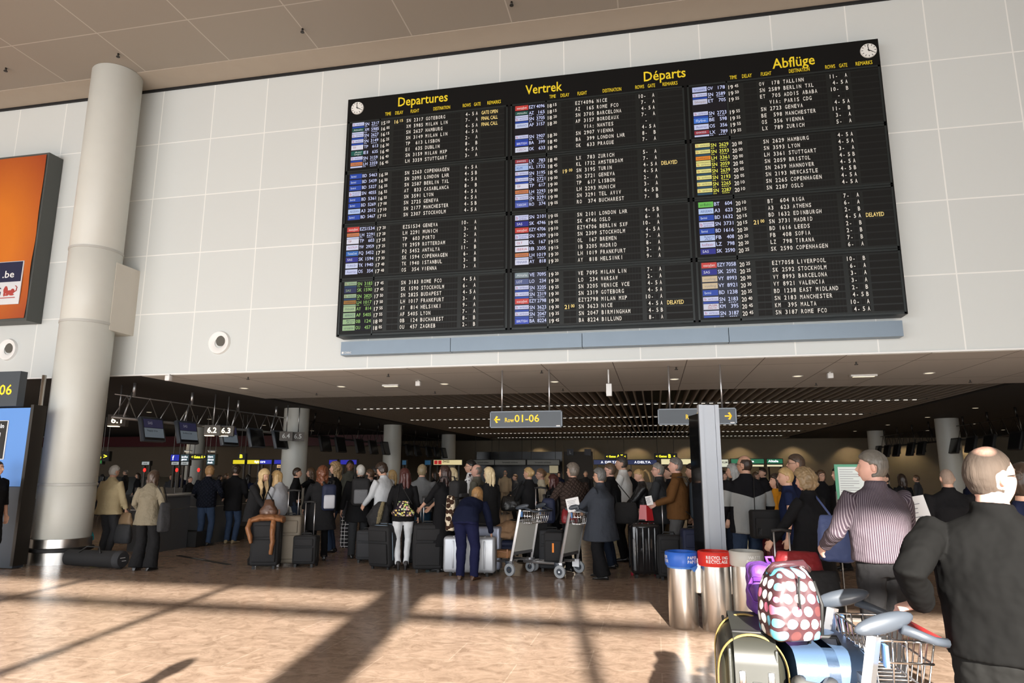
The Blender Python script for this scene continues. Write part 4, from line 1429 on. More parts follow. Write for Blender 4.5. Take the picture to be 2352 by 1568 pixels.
nt, b = nodes_of(m_)
geo = nt.nodes.new('ShaderNodeTexCoord')
mp = nt.nodes.new('ShaderNodeMapping')
cpt = j_nm['Hc'] + j_nm['HM'] @ (Vector((.025, -.03, .118)) * j_nm['hs'])
mp.inputs['Location'].default_value = tuple(-c * 20 for c in cpt)
mp.inputs['Scale'].default_value = (20, 20, 20)
nt.links.new(geo.outputs['Object'], mp.inputs[0])
gr = nt.nodes.new('ShaderNodeTexGradient')
gr.gradient_type = 'SPHERICAL'
nt.links.new(mp.outputs[0], gr.inputs[0])
rp = nt.nodes.new('ShaderNodeValToRGB')
rp.color_ramp.elements[0].color = (0, 0, 0, 1)
rp.color_ramp.elements[1].position = .55
nt.links.new(gr.outputs['Fac'], rp.inputs[0])
mx = nt.nodes.new('ShaderNodeMix')
mx.data_type = 'RGBA'
nt.links.new(rp.outputs[0], mx.inputs[0])
nt.links.new(b.inputs['Base Color'].links[0].from_socket, mx.inputs[6])
mx.inputs[7].default_value = (.55, .32, .24, 1)
nt.links.new(mx.outputs[2], b.inputs['Base Color'])
# people out of frame whose shadows fall on the floor
j_s1 = P('person out of frame at left whose head shadow lies on the floor', 0, 0, 0, 20, pos=(-3.25, 1.15), H0=1.72, top=K_DGREY, vox=.012, cvox=.016)
j_s2 = P('person further left of the viewer whose head shadow touches the bottom edge', 0, 0, 0, 0, pos=(-4.35, .1), H0=1.70, top=K_NAVY, vox=.012, cvox=.016)
# dark crowd deep in the hall
crowd = [(130, 1090, 20), (205, 1083, 17), (236, 1088, 21), (290, 1078, 24), (318, 1085, 22), (395, 1088, 21), (418, 1086, 24), (437, 1093, 19), (505, 1090, 23), (520, 1086, 20), (570, 1088, 19), (760, 1079, 19), (1000, 1080, 20),
         (1184, 1088, 22), (1285, 1082, 26), (1345, 1080, 24), (1660, 1080, 17), (1735, 1082, 20), (1870, 1083, 18), (1955, 1086, 20), (2070, 1087, 16), (2105, 1090, 22), (2225, 1085, 14)]
cp = []
for i in range(4):
    cp.append(P('', 0, 0, 0, 0, pos=(-20 - i, 30), H0=1.7, fem=i % 2 == 0, hair=('bob', 'short', 'long', 'crop')[i], hcol=(DBRN, BRN, BLKH, GBRN)[i], top=(K_BLK, K_DGREY, K_NAVY, K_BLK2)[i], legs=K_BLK, vox=.012, cvox=.02)['t'])
WH = ('left of the cream column', 'just right of the cream column', 'behind the man in khaki', 'beyond the red lamps at left', 'above the olive coat', 'at the first check-in desk', 'behind the check-in desk', 'close by the navy jacket', 'right of the navy jacket',
      'in front of the deep column', 'left of the wavy blonde hair', 'past the curly auburn hair', 'behind the boy in grey', 'near the beige walker', 'left of the brown quilted jacket', 'right of the brown quilted jacket', 'just right of the grey post', 'right of the laptop bag man',
      'left of the notice stand', 'right of the notice stand', 'right of the pinstripe shirt', 'in the gap beside the pinstripe shirt', 'behind the big balding man')
for k, ((px, py, Y), w_) in enumerate(zip(crowd, WH)):
    o = cp[k % 4] if k < 4 else copy_tree(cp[k % 4])
    q = at(px, py, Y)
    o.location = (q.x, q.y, 0)
    o.scale = (q.z / 1.7,) * 3
    o.rotation_euler = (0, 0, R_((37 * k) % 360))
    o['label'] = 'shadowy far traveller in dark clothes ' + w_
    o['group'] = 'shadowy travellers deep in the hall'
# ---------------------------------------------------------------- bags and suitcases
m_chrome = mat('chrome', (.7, .7, .7), .15, 1.0)
m_alu = mat('aluminium', (.62, .62, .63), .35, .9, vary=.05)
m_rub = mat('rubber_black', (.015, .015, .015), .6)
m_tyre = mat('tyre_grey', (.36, .38, .40), .6, vary=.05)
F_BLK = mat('fabric_black', (.014, .014, .015), .8, bump=(60, .3, .004), vary=.2)
F_DG = mat('fabric_charcoal', (.030, .031, .034), .8, bump=(60, .3, .004), vary=.15)
F_SIL = mat('shell_silver', (.42, .44, .47), .35, .35, bump=(120, .12, .002), vary=.05)
F_GLO = mat('shell_black_gloss', (.010, .010, .011), .12, coat=.6, vary=.2)
F_BEI = mat('fabric_taupe', (.17, .145, .11), .75, bump=(50, .3, .004), vary=.1)
F_GRN = mat('shell_dark_olive', (.030, .031, .025), .32, bump=(150, .2, .002), vary=.12)
F_BLU = mat('shell_denim_blue', (.055, .095, .165), .38, bump=(150, .15, .002), vary=.08)
F_CYA = mat('fabric_cyan', (.01, .30, .42), .6, vary=.08)
F_NAV = mat('fabric_navy', (.008, .013, .040), .7, bump=(40, .3, .004), vary=.15)
F_LTH = mat('leather_brown', (.085, .038, .02), .4, bump=(70, .4, .004), vary=.2)
F_TAN = mat('leather_tan', (.27, .115, .045), .45, bump=(70, .4, .004), vary=.2)
F_RED = mat('leather_red', (.20, .012, .016), .4, bump=(50, .4, .004), vary=.15)
F_WHT = mat('paper_white', (.80, .80, .80), .7)


def suitcase(label, px, Y, w, d, h, m, rz=0, pole=0., kind='soft', wm=None, name='suitcase', z=0.0, tilt=0., X=None, group=None, trim=None, wheels=2):
    x = at(px, 1250, Y).x if X is None else X
    t = thing(name, label, 'suitcase', (x, Y, z), R_(rz), group)
    if tilt:
        t.rotation_euler = (R_(tilt), 0, R_(rz))
    z0 = .05
    s = MB()
    r = min(w, d) * (.22 if kind == 'hard' else .16)
    s.rbox((0, 0, z0 + h / 2), (w, d, h), r, 5)
    if kind == 'hard':
        for q in (-.3, -.1, .1, .3):
            s.rbox((q * w, 0, z0 + h / 2), (.035, d + .014, h - .12), .012, 2)
            s.rbox((q * w, 0, z0 + h / 2), (.03, d - .06, h + .014), .01, 2)
    s.build('shell', m, t, 'auto')
    tr = trim or m_rub
    b = MB()
    b.rbox((0, 0, z0 + h / 2), (w + .008, .014, h + .008), .012, 3) if False else None
    # zip lines as slim raised bands around the case
    for yy in ((-d * .22, d * .22) if kind == 'soft' else (0,)):
        pts = []
        for i in range(32):
            a = 2 * math.pi * i / 32
            ca, sa = math.cos(a), math.sin(a)
            k = 5.0
            rr = (abs(ca) ** k + abs(sa) ** k) ** (-1 / k)
            pts.append((ca * rr * (w / 2 + .002), yy, z0 + h / 2 + sa * rr * (h / 2 + .002)))
        b.tube(pts, .007, 6, closed=True)
    b.build('zip_piping', tr, t, True)
    if kind == 'soft':
        p = MB()
        p.rbox((0, -d / 2 - .012, z0 + h * .34), (w * .82, .04, h * .5), .018, 3)
        p.build('front_pocket', m, t, 'auto')
        p = MB()
        p.rbox((0, -d / 2 - .008, z0 + h * .77), (w * .78, .03, h * .26), .014, 3)
        p.build('upper_pocket', m, t, 'auto')
    hb = MB()
    hb.tube([(-.09, 0, z0 + h), (-.075, 0, z0 + h + .035), (.075, 0, z0 + h + .035), (.09, 0, z0 + h)], .011, 8)
    hb.build('carry_handle', m_rub, t, True)
    if pole:
        q = MB()
        for sx in (-1, 1):
            q.cyl((sx * w * .2, d * .36, z0 + h + pole / 2 - .02), .009, pole, 8)
        q.build('telescopic_pole', m_alu, t, True)
        q = MB()
        q.tube([(-w * .26, d * .36, z0 + h + pole - .01), (0, d * .36, z0 + h + pole + .004), (w * .26, d * .36, z0 + h + pole - .01)], .017, 8)
        q.build('pull_grip', m_rub, t, True)
    sp = [(-w * .4, d * .36), (w * .4, d * .36)] + ([(-w * .4, -d * .36), (w * .4, -d * .36)] if wheels == 4 else [])
    for (a, c) in sp:
        q = MB()
        q.cyl((a, c, .042), .040, .03, 20, axis='X')
        wo = q.build('wheel', wm or m_rub, t, 'auto')
    if wheels == 2:
        q = MB()
        for a in (-.35, .35):
            q.box((w * a, -d * .36, .026), (.04, .03, .052))
        q.build('foot_stand', m_rub, t)
    return t


def straps_mb(pts, r=.012, flat=2.2):
    m = MB()
    m.tube(pts, r, 8, up=(0, 0, 1) if False else None, flat=flat)
    return m


def backpack(J, label, m, m2, w=.30, h=.44, d=.15, name='backpack', drop=0.0, cat='backpack', gap=.05, dx=0):
    c = J['chest'] - J['b2'] * (J['cd'] + d * .5 + gap) - Vector((0, 0, .06 + drop)) + J['right'] * dx
    t = thing(name, label, cat, c, R_(J['face']))
    s = MB()
    s.rbox((0, 0, 0), (w, d, h), .06, 5)
    fuse(s.build('main_bag', m, t), .012, 8, .012, .1)
    s = MB()
    s.rbox((0, -d / 2 - .015, -h * .16), (w * .78, .06, h * .52), .03, 4)
    s.build('front_pocket', m2, t, 'auto')
    s = MB()
    s.tube([(-.03, d * .3, h / 2), (-.02, d * .2, h / 2 + .04), (.02, d * .2, h / 2 + .04), (.03, d * .3, h / 2)], .008, 6)
    s.build('grab_loop', m_rub, t, True)
    sw = J['sw'] * .55
    for sd in (-1, 1):
        s = MB()
        y0 = d / 2 + .02
        s.tube([(sd * sw * .8, y0 - .02, h * .42), (sd * sw, y0 + .03, h * .62), (sd * sw, y0 + .15, h * .62), (sd * sw * 1.05, y0 + .26, h * .35), (sd * sw * 1.2, y0 + .2, -.05), (sd * w * .45, y0 - .02, -h * .38)], .022, 8, flat=.35, up=(1, 0, 0))
        s.build('shoulder_strap', m_rub, t, True)
    return t


def hangbag(c, label, m, w, d, h, rz, strap=None, name='shoulder_bag', cat='bag', soft=True, flap=None, taper=1.0):
    t = thing(name, label, cat, c, R_(rz))
    s = MB()
    if soft:
        rg = []
        for k, (zz, a, b_) in enumerate(((-.5, .80, .7), (-.46, .95, .95), (-.2, 1.02, 1.1), (.15, .96 * taper, .9), (.42, .85 * taper, .5), (.5, .78 * taper, .3))):
            rg.append((Vector((0, 0, zz * h)), X3, Y3, a * w / 2, b_ * d / 2))
        s.loft(rg, 24, sq=3.2)
        fuse(s.build('bag_body', m, t), .010, 4, .014, .07)
    else:
        s.rbox((0, 0, 0), (w, d, h), min(.03, d * .3), 4)
        s.build('bag_body', m, t, 'auto')
        s = MB()
        s.rbox((0, -d / 2 - .01, -h * .1), (w * .84, .03, h * .66), .012, 3)
        s.build('front_pocket', m, t, 'auto')
    if flap:
        s = MB()
        s.rbox((0, -d * .48, h * .12), (w * .9, .03, h * .5), .013, 3)
        s.build('flap', flap, t, 'auto')
    if strap:
        s = MB()
        Mi = (Matrix.Translation(c) @ Matrix.Rotation(R_(rz), 4, 'Z')).inverted()
        s.tube([Mi @ Vector(p) for p in strap], .016, 8, flat=.35)
        s.build('strap', m_rub if name != 'blue_bag' else m, t, True)
    return t


# --- left group
c = at(203, 1231, 10.9)
hangbag(Vector((c.x, 10.9, c.z)), 'small crumpled cyan plastic bag beside the column base', mat('plastic_cyan', (.02, .42, .52), .35), .18, .12, .16, 0, name='plastic_bag')
c = at(203, 1231, 10.9)
t = thing('duffel_bag', 'long black cylindrical bag lying on the floor at the foot of the cream column', 'bag', (-9.12, 10.05, .15), R_(-4))
MB().loft([(Vector((x, 0, 0)), Y3, Z3, r, r) for x, r in ((-.62, .10), (-.60, .13), (.40, .135), (.42, .14))], 24).build('bag_body', F_BLK, t, 'auto')
MB().loft([(Vector((x, 0, 0)), Y3, Z3, r, r) for x, r in ((.42, .142), (.5, .142), (.53, .12))], 24).build('end_cap', F_DG, t, 'auto')
s = MB()
s.box((.535, -.02, .03), (.006, .10, .008))
s.box((.535, .01, -.02), (.006, .08, .008))
s.build('cap_marks', m_white, t)
s = MB()
s.tube([(-.3, -.10, .10), (-.2, -.04, .19), (.05, -.04, .19), (.15, -.10, .10)], .012, 8)
s.build('carry_handle', m_rub, t, True)
jr = j_kh['rw']
hangbag(jr + Vector((.04, -.02, -.20)), 'tan leather handbag held by the man in the khaki jacket', mat('leather_sand', (.26, .175, .10), .5, bump=(50, .3, .004), vary=.15), .34, .12, .26, -10, [jr + Vector((-.1, 0, -.08)), jr + Vector((0, 0, .01)), jr + Vector((.14, 0, -.08))], name='handbag', taper=.8)
hangbag(Vector((j_kh['pelvis'].x + .42, 11.3, .42)), 'dark soft bag hanging low between the khaki jacket and the olive coat', F_DG, .34, .16, .34, 0, name='tote_bag')
js = j_ol
hangbag(js['pelvis'] + Vector((.33, -.02, -.02)), 'dark shoulder bag on the right side of the woman in the olive coat', F_DG, .20, .12, .46, 70, [js['rsh'] + Vector((0, .08, .06)), js['pelvis'] + Vector((.33, .02, .22)), js['pelvis'] + Vector((.33, -.02, .2)), js['rsh'] + Vector((0, -.06, .05))])
# --- blonde pair
suitcase('tall black suitcase with white wheel, brown leather jacket lying over it', 612, 10.62, .46, .30, .72, F_BLK, 18, wm=mat('wheel_white', (.7, .7, .7), .4))
suitcase('tall taupe suitcase behind the black one, with pulled-out handle', 664, 11.0, .44, .28, .78, F_BEI, 12, pole=.42)
# brown leather jacket draped over the black case
xq = at(612, 1250, 10.62).x
t = thing('leather_jacket', 'tan leather jacket draped over the top of the tall black suitcase', 'jacket', (xq, 10.62, .78), R_(18))
s = MB()
s.loft([(Vector((-.28, -.02, -.02)), Y3, Z3, .16, .05), (Vector((-.1, -.02, .04)), Y3, Z3, .2, .055), (Vector((.1, -.02, .04)), Y3, Z3, .2, .06), (Vector((.27, -.02, .0)), Y3, Z3, .15, .05)], 16)
fuse(s.build('body_panel', F_TAN, t), .012, 3, .03, .07)
for pts in ([(-.24, -.14, .02), (-.27, -.20, -.12), (-.22, -.21, -.26), (-.20, -.2, -.36)], [(.12, -.14, .02), (.13, -.21, -.14), (.14, -.21, -.34), (.12, -.21, -.54)]):
    s = MB()
    s.tube(pts, [.055, .06, .055, .04], 12, flat=.7)
    fuse(s.build('sleeve', F_TAN, t), .012, 2, .02, .06)
c = at(612, 1178, 10.55)
hangbag(Vector((c.x, 10.62, .98)), 'dark brown leather handbag standing on the draped leather jacket', F_LTH, .30, .16, .26, 15, [Vector((c.x - .08, 10.6, 1.08)), Vector((c.x - .02, 10.58, 1.24)), Vector((c.x + .08, 10.6, 1.08))], name='handbag', taper=.6)
suitcase('small black cabin suitcase with long handle pulled by the curly auburn-haired woman', 704, 10.95, .40, .24, .46, F_BLK, 8, pole=.55, name='cabin_suitcase')
backpack(j_cu, 'drawstring backpack in navy, white and grey on the long dark coat', F_NAV, mat('fabric_pale_grey', (.45, .46, .5), .6, vary=.3), .25, .46, .12, name='drawstring_bag', drop=.05, dx=.10)
backpack(j_gr, 'grey and black backpack worn by the white-haired man', F_BLK, mat('fabric_grey_melange', (.14, .145, .155), .75, vary=.25, vscale=60), .33, .50, .18)
m_plaid = patt('plaid_black_white', 'plaid', (.02, .02, .022), (.7, .7, .7))
c = at(793, 1222, 12.2)
hangbag(Vector((c.x, 12.2, c.z)), 'narrow black bag with white check lines hanging beside the white-haired man', m_plaid, .17, .08, .56, 0, None, name='checked_bag', soft=False)
suitcase('charcoal roller bag standing left of the black duffel roller', 846, 11.7, .38, .28, .50, F_DG, 5, pole=.0, name='cabin_suitcase')
suitcase('large black duffel roller with pale blue piping, tilted beside the white jeans', 886, 11.05, .44, .34, .66, F_BLK, -14, trim=mat('piping_blue', (.22, .30, .38), .5), name='duffel_roller', tilt=6)
# black coat with fur trim carried over the arm
c = at(876, 1175, 11.35)
t = thing('carried_coat', 'black coat with fur trim hanging over the arm of the young man in the hoodie', 'coat', c)
s = MB()
s.loft([(Vector((.02, 0, .16)), X3, Y3, .08, .06), (Vector((0, 0, .1)), X3, Y3, .15, .08), (Vector((-.06, 0, -.08)), X3, Y3, .21, .09), (Vector((-.03, 0, -.24)), X3, Y3, .18, .08), (Vector((.04, 0, -.33)), X3, Y3, .10, .06)], 18)
fuse(s.build('coat_cloth', F_BLK, t), .012, 3, .04, .08)
s = MB()
s.tube([(.07, -.09, .17), (.03, -.11, 0), (.0, -.11, -.15), (-.02, -.10, -.3)], [.03, .04, .035, .02], 10)
fuse(s.build('fur_trim', mat('fur_tan', (.22, .18, .10), .9, bump=(90, 1, .02), vary=.4, vscale=60), t), .008, 1, .03, .02)
c = at(990, 1160, 10.75)
m_flb = patt('floral_yellow', 'floral', (.03, .02, .03), (.65, .62, .12), s=30, th=.5)
cc = at(927, 1168, 10.7)
hangbag(cc, 'slouchy handbag with yellow flower pattern on the white-jeans woman', m_flb, .36, .13, .24, 10, [cc + Vector((-.12, 0, .08)), j_wj['lsh'].lerp(j_wj['rsh'], .35) + Vector((0, -.06, .07)), cc + Vector((.14, 0, .08))], name='handbag', taper=.6)
suitcase('big black suitcase with pulled-up handle held by the woman in the black dress', 984, 10.85, .48, .32, .70, F_BLK, 16, pole=.42)
suitcase('black suitcase mostly hidden behind the white jeans and the big black suitcase', 952, 11.5, .40, .28, .66, F_DG, 10, pole=.3)
suitcase('bright cyan suitcase glimpsed behind the big black one', 1008, 11.55, .38, .26, .62, F_CYA, 0)
backpack(j_dr, 'black rucksack with dangling straps on the woman in the black dress', F_BLK, F_DG, .32, .50, .2)
cc = at(1035, 1178, 10.25)
hangbag(cc, 'upright brown and cream patterned shoulder bag slung on the bending woman', patt('print_brown_cream', 'spots', (.60, .53, .40), (.04, .022, .015), s=14, th=.55), .15, .12, .52, 0, [cc + Vector((0, 0, .22)), j_be['lsh'] + Vector((0, .02, .08)), cc + Vector((.05, .05, .2))], name='shoulder_bag')
bpy.context.view_layer.update()
suitcase('big silver hard suitcase lying sideways in front of the bending woman', 1080, 10.62, .82, .24, .54, F_SIL, 4, kind='hard', wheels=2)
suitcase('second silver suitcase with bluish rim right behind the first one', 1108, 11.0, .62, .22, .66, mat('shell_pale_blue_grey', (.30, .33, .42), .35, .3, vary=.05), 0, kind='plain')
# sheets of paper


def paper(c, label, rz=0, w=.21, h=.29, name='paper_sheet', tilt=8):
    t = thing(name, label, 'paper', c, R_(rz))
    s = MB()
    s.box((0, 0, 0), (w, .003, h))
    s.build('sheet', F_WHT, t)
    s = MB()
    for k in range(6):
        s.box((-.01 - .008 * (k % 2), -.003, h * .3 - k * h * .11), (w * (.7 - .12 * (k % 3)), .001, .006))
    s.build('printed_lines', mat('print_grey', (.25, .25, .27), .7), t)
    t.rotation_euler = (R_(tilt), R_(-12), R_(rz))
    return t


paper(j_bo['lw'] + Vector((.17, -.10, -.06)), 'white printed sheet held by the platinum blonde woman', 0, .26, .19)
paper(j_la['lw'] + Vector((-.02, -.10, .12)), 'folded white ticket sheet in the hand of the woman with the trolley', 10, .2, .2, tilt=0)
paper(j_up['lw'] + Vector((-.03, -.05, -.02)), 'small white slip in the hand of the woman with pinned-up blonde hair', 0, .08, .1)
paper(j_br['lw'] + Vector((-.10, -.04, .05)), 'white boarding card held in front of the man in the brown jacket', 0, .10, .14)
paper(at(2098, 1186, 6.0), 'bright white sheet held in front of the pinstripe shirt man at his right', -30, .24, .30)
cc = j_up['pelvis'] + Vector((-.30, -.12, .12))
hangbag(cc, 'black leather handbag on the arm of the woman with pinned-up blonde hair', mat('leather_black', (.012, .012, .012), .35, bump=(40, .4, .005)), .38, .16, .26, 20, [cc + Vector((-.1, 0, .1)), j_up['lsh'] + Vector((0, -.05, .07)), cc + Vector((.12, 0, .1))], name='handbag')
suitcase('tall black suitcase behind the panels of the two luggage trolleys', 1240, 11.7, .42, .28, .76, F_BLK, 0, pole=.5)
suitcase('charcoal case with paint-like white mark under the navy backpack', 1268, 11.35, .40, .26, .60, F_DG, 0)
t = backpack(dict(chest=Vector((at(1262, 1200, 11.3).x, 11.3, 1.02)), b2=Vector((0, 1, 0)), cd=.0, sw=.18, right=X3, face=0), 'navy backpack hanging between the two luggage trolleys', F_NAV, F_NAV, .22, .40, .14, gap=0)
cc = at(1272, 1272, 10.9)
hangbag(Vector((cc.x, 10.95, .42)), 'upright black bag with an orange tag standing on the right luggage trolley', F_BLK, .30, .2, .46, 0, None, name='travel_bag', soft=False)
t = thing('luggage_tag', 'orange luggage tag hanging from the black bag on the trolley', 'tag', (cc.x, 10.82, .45))
MB().rbox((0, 0, -.03), (.03, .006, .14), .003, 2).build('tag_strip', mat('orange', (.8, .22, .01), .5), t)
cc = at(1440, 1200, 11.7)
hangbag(Vector((cc.x, 11.55, .92)), 'black satchel hanging behind the woman in the blue-grey coat', F_BLK, .40, .16, .34, 5, [Vector((cc.x - .15, 11.55, 1.05)), j_ca['rsh'] + Vector((0, -.02, .07)), Vector((cc.x + .15, 11.55, 1.05))], name='satchel')
suitcase('glossy black ribbed hard suitcase with one red wheel standing right of the queue', 1480, 11.05, .46, .30, .76, F_GLO, 14, kind='hard', wm=mat('wheel_red', (.35, .02, .04), .4), pole=.0)
cc = at(1484, 1187, 11.1)
t = thing('gift_bag', 'shiny red paper bag standing on the glossy black suitcase', 'bag', (cc.x, 11.1, .835), R_(10))
MB().loft([(Vector((0, 0, 0)), X3, Y3, .12, .06), (Vector((0, 0, .24)), X3, Y3, .09, .045)], 4, sq=2).build('bag_body', mat('paper_red', (.42, .02, .025), .25, vary=.1), t)
s = MB()
s.tube([(-.05, 0, .24), (-.04, 0, .33), (.04, 0, .33), (.05, 0, .24)], .004, 6)
s.build('cord_handle', m_rub, t, True)
suitcase('slim black upright suitcase beside the khaki trousers, next to the blue bin', 1536, 10.9, .34, .26, .60, F_BLK, 5, pole=.55)
backpack(j_br, 'dark rucksack with loose straps on the man in the brown jacket', mat('fabric_dark_teal', (.012, .02, .028), .7, vary=.2), F_BLK, .34, .56, .2, drop=.12)
suitcase('dark blue suitcase with white stripe just left of the grey post', 1594, 10.6, .36, .26, .72, F_NAV, 8)
# laptop bag
cc = at(1761, 1203, 9.05)
t = hangbag(Vector((cc.x, 9.05, cc.z)), 'boxy black laptop bag on a strap, on the man in the two-tone jacket', F_BLK, .40, .14, .34, 14, [Vector((cc.x - .13, 9.05, cc.z + .15)), j_fe['rsh'].lerp(j_fe['lsh'], .3) + Vector((0, -.10, .05)), j_fe['rsh'].lerp(j_fe['lsh'], .3) + Vector((0, .05, .08))], name='laptop_bag', soft=False)
s = MB()
s.rbox((-.13, -.092, -.08), (.055, .006, .08), .003, 3)
s.build('white_badge', mat('badge_pale', (.62, .66, .72), .4), t)
suitcase('dark red suitcase behind the handle of the black cardigan woman', 1790, 9.2, .36, .26, .72, mat('shell_dark_red', (.10, .008, .01), .4, vary=.1), 5)
cc = at(1920, 1236, 6.75)
t = hangbag(Vector((cc.x, 6.75, cc.z)), 'blue nylon shoulder bag between the black cardigan and the pinstripe shirt', mat('nylon_blue', (.07, .10, .24), .5, bump=(20, .4, .01), vary=.1), .30, .18, .40, -10, [Vector((cc.x - .03, 6.75, cc.z + .2)), j_cw['rsh'] + Vector((-.05, -.12, .04)), j_cw['rsh'] + Vector((-.08, .05, .06))], name='blue_bag')
suitcase('black cabin case pulled by the woman in the long black cardigan', 1800, 7.3, .36, .24, .5, F_BLK, 0, pole=.48)
cc = at(1838, 1300, 6.6)
hangbag(Vector((cc.x, 6.7, .75)), 'dark red leather bag behind the polka dot bag', F_RED, .42, .2, .3, 0, None, name='travel_bag')
cc = at(1936, 1400, 5.9)
hangbag(Vector((cc.x, 6.6, .45)), 'black soft bag standing on the floor behind the near trolley', F_BLK, .34, .3, .6, 0, None, name='tote_bag')


# ---------------------------------------------------------------- luggage trolleys
m_tpanel = mat('trolley_panel', (.52, .52, .48), .5, vary=.04)
m_tplast = mat('trolley_plastic', (.05, .06, .075), .38, vary=.05)


def trolley(label, x, y, rz, red=False, side=m_alu):
    t = thing('luggage_trolley', label, 'luggage trolley', (x, y, 0), R_(rz), 'airport luggage trolleys')
    for sx in (-1, 1):
        s = MB()
        s.tube([(sx * .29, -.02, .14), (sx * .27, -.20, 1.0)], .026, 4, flat=.9)
        s.box((sx * .29, -.02, .16), (.05, .12, .12))
        s.build('upright', side, t)
        s = MB()
        s.box((sx * .27, -.235, .93), (.04, .012, .08))
        s.build('blue_label', mat('label_blue', (.12, .28, .62), .4), t)
        s = MB()
        s.loft([(Vector((sx * .295, .02, .22)), Y3, X3, .05, .03), (Vector((sx * .30, -.02, .12)), Y3, X3, .07, .03), (Vector((sx * .30, -.04, .07)), Y3, X3, .04, .025)], 8)
        s.build('wheel_bracket', m_tplast, t, 'auto')
        s = MB()
        s.loft([(Vector((sx * .33 + dx_, -.05, .095)), Y3, Z3, r_, r_) for dx_, r_ in ((-.02, .075), (-.018, .092), (.018, .092), (.02, .075))], 28)
        s.loft([(Vector((sx * .33 + dx_, -.05, .095)), Y3, Z3, .05, .05) for dx_ in (-.023, .023)], 20, 1)
        s.loft([(Vector((sx * .33 + dx_, -.05, .095)), Y3, Z3, .014, .014) for dx_ in (-.028, .028)], 10, 2)
        s.build('wheel', [m_tyre, m_tplast, m_chrome], t, 'auto')
        s = MB()
        M = Matrix.Rotation(R_(-14), 3, 'X') @ Matrix.Rotation(R_(sx * -10), 3, 'Z')
        s.ell((sx * .265, -.24, 1.045), (.028, .12, .036), 10, M=M)
        s.tube([(sx * .27, -.30, 1.03), (sx * .25, -.42, .985), (sx * .23, -.47, .975)], [.02, .016, .018], 8)
        s.build('grip_paddle', m_tplast, t, True)
    s = MB()
    s.tube([(-.24, -.46, .975), (.24, -.46, .975)], .014, 10)
    s.build('push_bar', mat('push_bar_red', (.25, .02, .02), .4) if red else m_tplast, t, True)
    s = MB()
    s.box((0, -.115, .58), (.50, .012, .46), M=Matrix.Rotation(R_(11.5), 3, 'X'))
    s.build('back_panel', m_tpanel, t)
    s = MB()
    s.box((0, -.06, .33), (.52, .03, .05))
    s.box((0, -.165, .83), (.52, .02, .03))
    s.build('cross_bar', m_alu, t)
    s = MB()
    for sx in (-1, 1):
        s.tube([(sx * .25, -.02, .20), (sx * .22, .35, .19), (sx * .10, .72, .17), (0, .76, .17)], .018, 8)
        s.tube([(sx * .10, -.02, .20), (sx * .10, .35, .19), (sx * .05, .72, .17)], .012, 8)
    for yy in (.1, .3, .5):
        s.box((0, yy, .195), (.42 - yy * .25, .03, .012))
    s.build('platform', m_alu, t, 'auto')
    s = MB()
    s.loft([(Vector((dx_, .66, .085)), Y3, Z3, r_, r_) for dx_, r_ in ((-.02, .065), (-.018, .082), (.018, .082), (.02, .065))], 24)
    s.loft([(Vector((dx_, .66, .085)), Y3, Z3, .04, .04) for dx_ in (-.024, .024)], 16, 1)
    s.build('front_wheel', [m_tyre, m_tplast], t, 'auto')
    s = MB()
    for sx in (-1, 1):
        s.tube([(sx * .035, .66, .085), (sx * .035, .62, .17)], .012, 6)
    s.build('wheel_fork', m_alu, t, True)
    # wire basket
    s = MB()
    r = .0042
    for z_, g_ in ((.98, 0), (.90, .01), (.80, .03)):
        a, b0, b1 = .25 - g_, -.215 + (.9 - z_) * -.1, -.42 + g_
        s.tube([(-a, b0, z_), (a, b0, z_), (a, b1, z_), (-a, b1, z_)], r * 1.2, 6, closed=True)
    for k in range(9):
        x_ = -.24 + k * .06
        s.tube([(x_, -.42, .98), (x_ * .9, -.39, .79), (x_ * .9, -.22, .79), (x_, -.20, .98)], r, 6)
    for k in range(1, 4):
        y_ = -.22 - k * .05
        for sx in (-1, 1):
            s.tube([(sx * .25, y_, .98), (sx * .22, y_, .79)], r, 6)
    s.build('wire_basket', m_chrome, t, True)
    return t


trolley('luggage trolley loaded with a tan coat, right of the silver suitcases', at(1193, 1300, 11.0).x, 11.0, 66)
trolley('luggage trolley pushed by the older woman in the blue-grey coat', at(1302, 1300, 10.95).x, 10.95, 70)
trolley('luggage trolley in front of the man in the pinstripe shirt', at(1985, 1400, 6.3).x, 6.4, 80)
xn = at(2006, 1450, 3.0).x
trolley('nearest luggage trolley, piled with suitcases, held by the big man in black', xn - .22, 3.22, 92, True)
# load of the left trolley
cc = at(1160, 1245, 11.1)
t = thing('folded_coat', 'folded tan coat piled on the left luggage trolley', 'coat', (cc.x, 11.2, .62))
s = MB()
s.ell((0, 0, 0), (.22, .17, .14), 10)
s.ell((.06, -.02, .08), (.14, .13, .09), 10)
s.tube([(-.18, -.14, .02), (-.05, -.18, -.04), (.1, -.17, -.06), (.19, -.12, 0)], .05, 10)
fuse(s.build('cloth_pile', mat('cloth_camel', (.24, .145, .08), .85, bump=(9, .6, .03), vary=.1), t), .012, 2, .03, .08)
suitcase('small navy suitcase under the tan coat on the left trolley', 1160, 11.2, .46, .30, .22, F_NAV, 0, z=.22, name='small_suitcase')
cc = at(1152, 1290, 10.8)
t = thing('wicker_basket', 'brown wicker basket with leather straps low on the left trolley', 'basket', (cc.x, 10.86, .24))
MB().rbox((0, 0, .07), (.34, .2, .12), .03, 4).build('basket_body', mat('wicker', (.24, .12, .05), .7, bump=(120, 1, .01), vary=.4, vscale=70), t, 'auto')
s = MB()
for x_ in (-.1, .1):
    s.rbox((x_, -.1, .08), (.025, .02, .14), .006, 2)
s.tube([(-.1, -.12, .1), (0, -.14, .12), (.1, -.12, .1)], .008, 6)
s.build('strap', F_TAN, t, 'auto')
